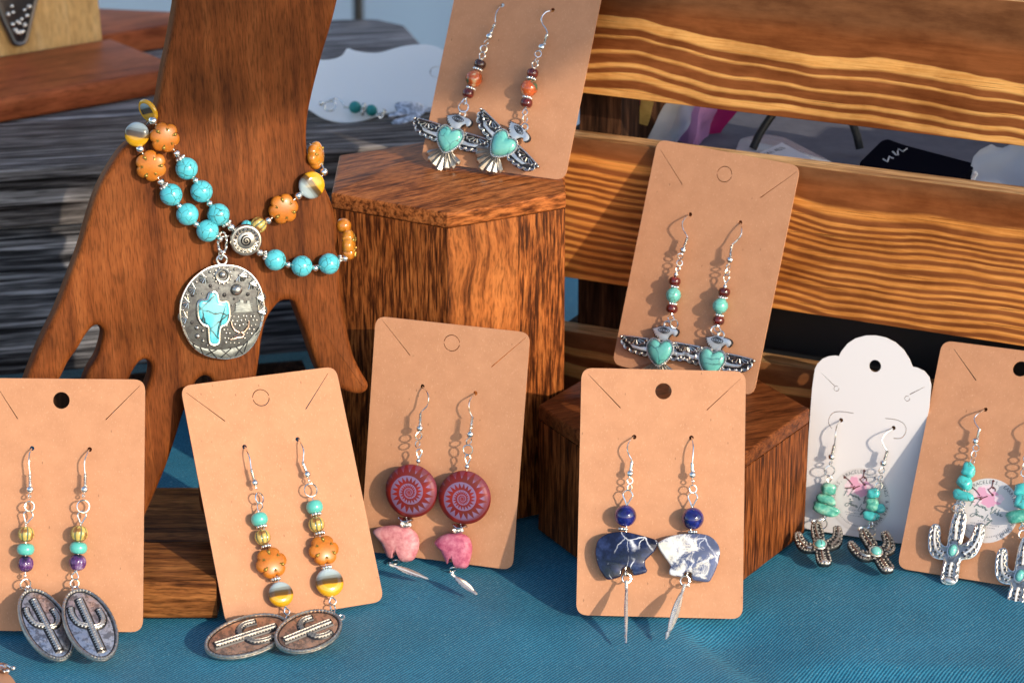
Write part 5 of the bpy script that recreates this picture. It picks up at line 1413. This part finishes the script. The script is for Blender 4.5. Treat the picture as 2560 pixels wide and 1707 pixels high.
s.chip((1047, 797), 38, 37, M_CHIP, -20, 11); s.chip((1030, 858), 46, 34, M_CHIP, -30, 12); s.chip((1020, 922), 58, 28, M_CHIP, -6, 13)
s.drop((1016, 944), (1014, 978), 20); s.ring((995, 985), 34, .6, 20, .03)
cactus(s.root, f.mat(f.hit(i3(555, 1010), .30)) @ Matrix.Rotation(R(-8), 4, 'Z'), 1.0)
s = Strand("earring", "big silver cactus earring cut by the right picture edge, right of the sticker", "earring", f, h1, (1392, 534))
s.aim((1375, 590), (1305, 1080)); s.w = .34
s.hook([(1392, 534, -.12), (1386, 538, .06), (1360, 560, .30), (1346, 590, .40), (1354, 620, .40), (1362, 640, .36)], (1362, 640), (1350, 690), (1344, 704), 18)
s.ring((1340, 735), 20, .9, 90); s.ring((1334, 772), 22, .5, 80); s.ring((1330, 808), 22, .9, 80)
s.wire("head_pin", [(1328, 820), (1314, 1090)], .022)
s.chip((1318, 890), 44, 36, M_CHIP, 10, 14); s.chip((1316, 955), 36, 38, M_CHIP, -10, 15); s.chip((1302, 1028), 66, 34, M_CHIPG, 14, 16)
s.drop((1318, 1066), (1316, 1100), 18); s.ring((1318, 1118), 26, .6, 80, .03)
cactus(s.root, f.mat(f.hit(h1(1308, 1325), .42)) @ Matrix.Rotation(R(-10), 4, 'Z'), 1.0)

# ------------------------------------------------------------------ white card lying on the riser with its single earring
A_ = on_z((900, 306), DZ); yaw = R(-13)
f = lean_frame(A_, yaw, R(54))
o = [f.loc(w2(*q)) for q in ((-60, 1100), (90, 1215), (200, 1282), (330, 1322), (480, 1336), (650, 1312), (800, 1262), (1000, 1215), (1300, 1185), (1560, 1150), (1700, 1000), (1720, 800), (1650, 640), (1510, 548), (1450, 512), (1350, 490), (1200, 490), (1050, 512), (900, 556), (800, 577), (680, 574), (560, 555), (470, 532), (420, 602), (330, 642), (215, 656), (40, 660), (-90, 800))]
wc = obj("earring_card", flat_cut("earring_card", spline(o, 4), [arc_slit(f.loc(w2(1450, 790)), .32, R(10), R(350), .05)], .06), None, None, f.mat(), smooth=False)
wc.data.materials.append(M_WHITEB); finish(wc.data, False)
tag(wc, "white wavy edged card on the grey planks, seen between hand and tall block", "earring card", "white earring cards")
s = Strand("earring", "earring with two matt teal beads and cactus charm, on the planks' white card", "earring", f, w2, (190, 1130)); s.w = .35
s.ax = (s.P((800, 1230)) - s.P((400, 1150))).normalized()
s.sphere("wire_ball", (190, 1130), 30, M_SILVER); s.wire("ear_wire", [(215, 1125), (270, 1108), (330, 1110), (345, 1150), (320, 1200), (265, 1210), (225, 1180), (240, 1125), (300, 1090), (350, 1075), (400, 1095), (435, 1145)], .035)
s.wire("head_pin", [(430, 1165), (900, 1240)], .04)
s.sphere("teal_bead", (556, 1170), 68, M_DULL); s.daisy((645, 1192), 75, k=6); s.sphere("teal_bead", (735, 1205), 64, M_DULL)
s.ring((830, 1255), 40, .8, 40, .04); s.ring((880, 1220), 42, .6, 90, .04)
co_ = [f.loc(w2(*q), .3) for q in ((915, 1250), (1020, 1225), (990, 1195), (985, 1140), (1040, 1122), (1180, 1120), (1270, 1135), (1300, 1185), (1400, 1180), (1400, 1235), (1310, 1240), (1260, 1300), (1160, 1340), (1060, 1372), (975, 1372), (945, 1345), (970, 1318), (1080, 1290), (1160, 1262), (1040, 1280), (920, 1290))]
s.part("cactus_charm", MB().prism(round_poly([Vector(q) for q in co_], .08, 3), .26, .40, .04, 2), M_TARNISH, f.mat())

# ------------------------------------------------------------------ corner of one more card with a charm, lying at the lower left
o = [on_z(q, .10) for q in ((-260, 1630), (0, 1671), (14, 1678), (28, 1690), (37, 1702), (44, 1716), (80, 1830), (-300, 1900))]
cc = Vector((-22, -5.0, .03))
kc = obj("earring_card", MB().prism([(q.x - cc.x, q.y - cc.y) for q in o], .0, .07), M_KRAFT, None, Matrix.Translation(cc), smooth=False)
tag(kc, "kraft card lying flat, only its corner showing at the picture's lower left", "earring card", "kraft earring cards")
fz = Frame(on_z((18, 1668), .3), RT, Vector((0, 1, 0)))
s = Strand("earring", "silver charm lying on the flat kraft card at the lower left corner", "earring", fz, zoom(14.656, 0, 1600), (300, 1050), w=.0)
s.part("leaf_charm", MB().prism([Vector(fz.loc(s.z(*q))) for q in ((-260, 800), (0, 812), (150, 825), (290, 870), (380, 960), (330, 1050), (220, 1080), (120, 1110), (0, 1040), (-260, 1000))], -.1, .02, .03, 1), M_ROSE, fz.mat())
s.sphere("ball_bead", (490, 1020), 88, M_ANTIQUE); s.sphere("ball_bead", (290, 1120), 85, M_ANTIQUE); s.sphere("ball_bead", (160, 1140), 50, M_ANTIQUE)
s.wire("scroll", [(-200, 960), (-40, 930), (120, 930), (230, 930), (180, 990), (140, 960), (220, 920), (320, 960), (400, 1000)], .05)

# ------------------------------------------------------------------ beaded bracelet on the hand
f = HF
s = Strand("bracelet", "turquoise and orange beaded bracelet with a silver cactus pendant on the hand", "bracelet", f, b2, (600, 760))
def cord(pts): return s.wire("cord", pts, .03, M_THREAD)
def tq(x, y, r=58): s.ax = AX; s.part("turquoise_bead", MB().ball((0, 0, 0), s.px(r), 26), M_TURQ, s.axm(s.P((x, y), .42)))
def sb(x, y, r=20, w=.40): s.sphere("silver_bead", (x, y), r, M_SILVER, w)
AXd = lambda a, b: (s.P(b) - s.P(a)).normalized()
s.w = .42
cord([(215, 240, -.2), (250, 212, .30), (312, 297, .35), (374, 380, .40), (426, 457, .42), (503, 575, .42), (590, 694, .42), (655, 760, .42), (732, 826, .40), (803, 890, .40), (883, 928, .42), (1020, 960, .42), (1160, 948, .40), (1243, 920, .3), (1268, 845, .0), (1235, 745, -.4)])
cord([(205, 300, -.3), (170, 282, .25), (187, 357, .35), (242, 443, .35), (292, 525, .40), (346, 592, .42), (430, 693, .42), (534, 778, .42), (600, 808, .40), (700, 790, .25), (797, 748, .34), (847, 725, .36), (925, 665, .36), (1003, 598, .36), (1071, 543, .30), (1134, 476, .1), (1095, 390, -.25), (1060, 330, -.7)])
AX = AXd((374, 380), (590, 694)); s.ax = AX
for q in ((426, 457), (503, 575), (590, 694)): tq(*q)
for q in ((472, 518, 18), (544, 637, 19), (374, 380, 21), (655, 760, 22), (252, 212, 23)): sb(*q)
s.daisy((393, 404), 30, M_ANTIQUE, 7); s.daisy((632, 740), 30, M_ANTIQUE, 7)
s.flower((312, 297), 80, spin=R(15))
P = s.P((228, 160), .05)
zd = (f.n * .42 - f.u * .84 - f.v * .33).normalized(); yd = f.n.cross(zd).normalized()
Md = mat4(yd.cross(zd).normalized(), yd, zd, P); rd = s.px(63)
db = s.part("striped_bead", MB().lathe([(max(.003, rd * .92 * math.cos(a) ** .55), rd * .24 * math.sin(a)) for a in [-math.pi / 2 + math.pi * i / 16 for i in range(17)]], 32), M_STRIPE, Md @ Matrix.Rotation(R(180), 4, 'X'))
obj("yellow_rim", MB().tube([(rd * .84 * math.cos(2 * math.pi * i / 32), rd * .84 * math.sin(2 * math.pi * i / 32), 0) for i in range(32)], rd * .20, True, 10), M_YELLOW, db, Md)
AX = AXd((292, 525), (534, 778)); s.ax = AX
for q in ((346, 592), (430, 693), (534, 778)): tq(*q)
for q in ((388, 650, 18), (475, 744, 19), (292, 525, 21), (187, 357, 22)): sb(*q)
s.daisy((309, 548), 29, M_ANTIQUE, 7); s.flower((242, 443), 82, spin=R(-8), tilt=(f.n - f.u * .25).normalized())
s.ax = AXd((185, 200), (165, 350)); s.w = .30; s.lens((170, 282), 64, M_STRIPE, "striped_bead", tilt=(f.n - f.u * .35 + f.v * .1).normalized()); s.w = .42
AX = AXd((803, 890), (1160, 948)); s.ax = AX
for q in ((883, 928), (1020, 960), (1160, 948)): tq(q[0], q[1], 56)
for q in ((949, 953, 18), (1090, 970, 19), (803, 890, 21)): sb(*q)
sb(1243, 920, 19, .30); s.daisy((829, 903), 28, M_ANTIQUE, 7); s.daisy((1214, 925), 27, M_ANTIQUE, 7)
s.ax = AXd((1243, 920), (1262, 800)); s.flower((1264, 850), 84, tilt=(f.n * .35 + f.u * .9).normalized(), m=M_AMBER, w=.05); s.w = -.30; s.sphere("amber_bead", (1236, 752), 40, M_AMBER); s.w = .42
s.ax = AXd((847, 725), (1071, 543)); s.w = .38
s.melon((797, 748), 42, M_MELON); s.sphere("turquoise_bead", (736, 752), 30, M_TURQ, .25)
for q in ((847, 725, 20), (1003, 598, 21)): sb(*q)
s.flower((925, 665), 80, spin=R(6)); s.ax = AXd((1003, 598), (1134, 476)); s.w = .32; s.lens((1071, 543), 71, M_STRIPE, "striped_bead", tilt=(f.n + f.u * .12).normalized())
sb(1134, 476, 21, .1); s.ax = AXd((1134, 476), (1060, 330)); s.flower((1094, 390), 74, tilt=(f.n * .62 + f.u * .75).normalized(), m=M_AMBER, w=-.15)
# silver spiral bead
P = s.P((732, 826), .52); r0 = s.px(83); M = f.mat(P, (f.n - f.u * .1 - f.v * .05).normalized())
sp = obj("spiral_bead", MB().lathe([(.02, -.16), (r0 * .85, -.16), (r0, -.06), (r0, .03), (r0 * .93, .09), (r0 * .84, .10), (r0 * .80, .06), (r0 * .55, .05), (r0 * .52, .10), (r0 * .40, .13), (.02, .14)], 48), M_RELIEF, s.root, M)
g = MB()
for i in range(18):
    a = 2 * math.pi * i / 18; g.ball((r0 * .68 * math.cos(a), r0 * .68 * math.sin(a), .060), r0 * .105, 8, sz=.5)
obj("sunray_recess", g, M_PATINA, sp, M)
g = MB(); N = 70
g.tube([(r0 * .36 * (1 - i / N) * math.cos(i / N * 4.6 * math.pi + 1.2) + .0, r0 * .36 * (1 - i / N) * math.sin(i / N * 4.6 * math.pi + 1.2), .140) for i in range(N)], .030, n=5)
obj("spiral_groove", g, M_PATINA, sp, M)
g = MB()
for i in range(18):
    a = 2 * math.pi * (i + .5) / 18; b_ = 2 * math.pi * (i + 1.5) / 18; m_ = (a + b_) / 2
    g.tube([(r0 * .80 * math.cos(a), r0 * .80 * math.sin(a), .07), (r0 * .60 * math.cos(m_), r0 * .60 * math.sin(m_), .07), (r0 * .80 * math.cos(b_), r0 * .80 * math.sin(b_), .07)], .022, n=5)
obj("sunray_ridge", g, M_ANTIQUE, sp, M)

# pendant
s.z = z5; pw = .34
cx, cy = 558, 985; P = s.P((cx, cy), pw); M = f.mat(P)
k = s.f.k / 4.125
def Q(x, y): q = f.loc(z5(x, y), pw); c_ = f.loc(z5(cx, cy), pw); return Vector((q[0] - c_[0], q[1] - c_[1]))
def Q3(x, y, z): q = Q(x, y); return Vector((q.x, q.y, z))
out = spline([Q(*q) for q in ((555, 505), (720, 520), (860, 600), (950, 730), (992, 900), (988, 1030), (950, 1180), (880, 1330), (770, 1430), (640, 1470), (540, 1470), (400, 1440), (280, 1370), (190, 1250), (135, 1100), (122, 960), (150, 820), (220, 690), (320, 590), (430, 525))], 4)
pd = obj("pendant", MB().prism(out, -.14, .0, .05, 2), M_GREYPAT, s.root, M)
obj("pendant_rim", MB().tube([Vector((q.x * .985, q.y * .985, -.02)) for q in out], .05, True, 7), M_ANTIQUE, pd, M)
ci = [Q(*q) for q in ((455, 790), (492, 800), (508, 840), (516, 884), (560, 890), (600, 886), (617, 920), (622, 1000), (616, 1060), (585, 1108), (540, 1130), (528, 1180), (524, 1280), (505, 1308), (475, 1316), (440, 1308), (422, 1280), (416, 1190), (410, 1130), (365, 1112), (325, 1065), (310, 990), (314, 905), (338, 872), (395, 868), (412, 840), (424, 804))]
obj("cactus_inlay", MB().profile(ccw(spline(ci, 4)), [(0, -.02), (0, .07), (.02, .10), (.06, .115), (.10, .12)]), M_INLAY, pd, M, angle=60)
obj("inlay_bezel", MB().tube([Vector((q.x * 1, q.y, .07)) for q in spline([q + (q - Q(465, 1020)).normalized() * .03 for q in ci], 4)], .04, True, 6), M_ANTIQUE, pd, M)
dots = MB(); dark = MB()
for x, y, r in ((705, 758, 62), (562, 604, 40)): dots.ball(Q3(x, y, .02), r * k, 18)
dots.tube([Q3(560 + 68 * math.cos(2 * math.pi * i / 24), 612 + 68 * math.sin(2 * math.pi * i / 24), .03) for i in range(24)], 17 * k, True, 7)
for i in range(13): a = 2 * math.pi * i / 13; dots.ball(Q3(560 + 92 * math.cos(a), 618 + 84 * math.sin(a), .02), 12 * k, 8)
for x, y, r in ((432, 575, 18), (292, 680, 18), (200, 812, 18), (152, 970, 18), (160, 1138, 18), (688, 550, 16), (830, 630, 16), (928, 752, 16), (972, 905, 16), (965, 1075, 16), (298, 1150, 26), (305, 1235, 30), (358, 1180, 18), (362, 1285, 18), (405, 1330, 14), (460, 740, 10), (530, 742, 10), (350, 800, 10), (660, 920, 9)): dots.ball(Q3(x, y, .015), r * k, 10)
rr = random.Random(3)
for i in range(7):
    for j in range(9):
        x = 560 + j * 42 + (i % 2) * 20; y = 1030 + i * 46
        if x > 600 + 0 or y > 1150:
            if (Vector((x - 730, y - 1200)).length > 75) and (x - 558) ** 2 / 400 ** 2 + (y - 985) ** 2 / 360 ** 2 < 1 and x > 560: dots.ball(Q3(x + rr.uniform(-9, 9), y + rr.uniform(-9, 9), .005), rr.uniform(8, 14) * k, 8)
obj("raised_dots", dots, M_RELIEF, pd, M)
fans = MB()
for x, y, a0 in ((385, 630, 215), (278, 745, 200), (212, 885, 185), (192, 1045, 170), (738, 610, -40), (848, 692, -25), (918, 840, -5), (935, 985, 12)):
    for i in range(7):
        a = R(-a0 + (i - 3) * 27)
        fans.tube([Q3(x + 8 * math.cos(a), y + 8 * math.sin(a), .035), Q3(x + 66 * math.cos(a), y + 66 * math.sin(a), .03)], [4 * k, 7 * k], n=5)
    fans.ball(Q3(x, y, .03), 14 * k, 10); dark.ball(Q3(x + 34 * math.cos(R(-a0)), y + 34 * math.sin(R(-a0)), -.01), 62 * k, 14, sz=.07)
obj("shell_fans", fans, M_ANTIQUE, pd, M)
for x, y, r in ((435, 720, 20), (580, 815, 24), (822, 808, 22), (680, 855, 14), (690, 672, 12), (250, 815, 22), (245, 1100, 18), (880, 1030, 16)): dark.ball(Q3(x, y, .0), r * k, 8, sz=.3)
obj("dark_recess", dark, M_PATINA, pd, M)
mesa = MB()
mesa.prism([Q(*q) for q in ((650, 1000), (690, 975), (700, 890), (735, 880), (740, 860), (775, 865), (780, 900), (805, 900), (810, 870), (838, 870), (855, 920), (862, 975), (880, 990))], .0, .05, .02, 1)
for y in (900, 925, 950, 975):
    mesa.tube([Q3(692, y + 6, .052), Q3(770, y, .052), Q3(866, y + 2, .05)], 5 * k, n=5)
obj("mesa_relief", mesa, M_DIM, pd, M)
sk = MB().tube([Q3(*q) for q in ((648, 1085, .04), (655, 1130, .05), (685, 1175, .05), (735, 1200, .06), (785, 1190, .05), (825, 1140, .05), (832, 1080, .04))], 9 * k, n=6)
sk.tube([Q3(*q) for q in ((640, 1272, .05), (680, 1262, .06), (715, 1250, .06), (765, 1245, .06), (780, 1215, .06), (740, 1195, .06), (710, 1225, .06), (680, 1240, .06))], 10 * k, n=6)
obj("bull_skull", sk, M_ROSE, pd, M)
bd = MB()
bd.prism(spline([Q(*q) for q in ((205, 1280), (300, 1340), (420, 1370), (560, 1375), (700, 1350), (800, 1310), (905, 1190), (950, 1130), (935, 1210), (870, 1330), (770, 1422), (640, 1462), (540, 1462), (400, 1432), (285, 1365))], 3), .0, .035, .015, 1)
obj("woven_band", bd, M_DIM, pd, M)
cx_ = MB()
for a_, b_ in (((250, 1290), (270, 1365)), ((330, 1350), (360, 1425)), ((420, 1372), (500, 1462)), ((500, 1375), (390, 1430)), ((550, 1376), (650, 1455)), ((650, 1362), (540, 1460)), ((700, 1350), (770, 1420)), ((790, 1315), (690, 1440)), ((820, 1290), (780, 1400)), ((210, 1270), (330, 1350)), ((905, 1195), (935, 1150)), ((895, 1230), (950, 1180))):
    cx_.tube([Q3(*a_, .037), Q3(*b_, .037)], 6 * k, n=5)
obj("crosshatch", cx_, M_PATINA, pd, M)
obj("bail_ring", MB().tube([Q3(556 + 50 * math.cos(2 * math.pi * i / 18), 455 + 50 * math.sin(2 * math.pi * i / 18), -.02) for i in range(18)], 14 * k, True, 7), M_ANTIQUE, pd, M)
tw2 = MB()
for ph in (0, math.pi):
    tw2.tube([Q3(556 + 42 * math.cos(t) + 7 * math.cos(9 * t + ph), 270 + 108 * math.sin(t), .06 + .03 * math.sin(9 * t + ph)) for t in [2 * math.pi * i / 80 for i in range(80)]], 9 * k, True, 5)
obj("twisted_bail", tw2, M_ANTIQUE, pd, M)
obj("bail_bead", MB().ball(Q3(528, 232, .14), 32 * k, 14), M_SILVER, pd, M)
obj("link", MB().tube([Q3(545 + 16 * math.cos(2 * math.pi * i / 14), 400 + 48 * math.sin(2 * math.pi * i / 14), .0 + .05 * math.cos(2 * math.pi * i / 14)) for i in range(14)], 9 * k, True, 6), M_SILVER, pd, M)
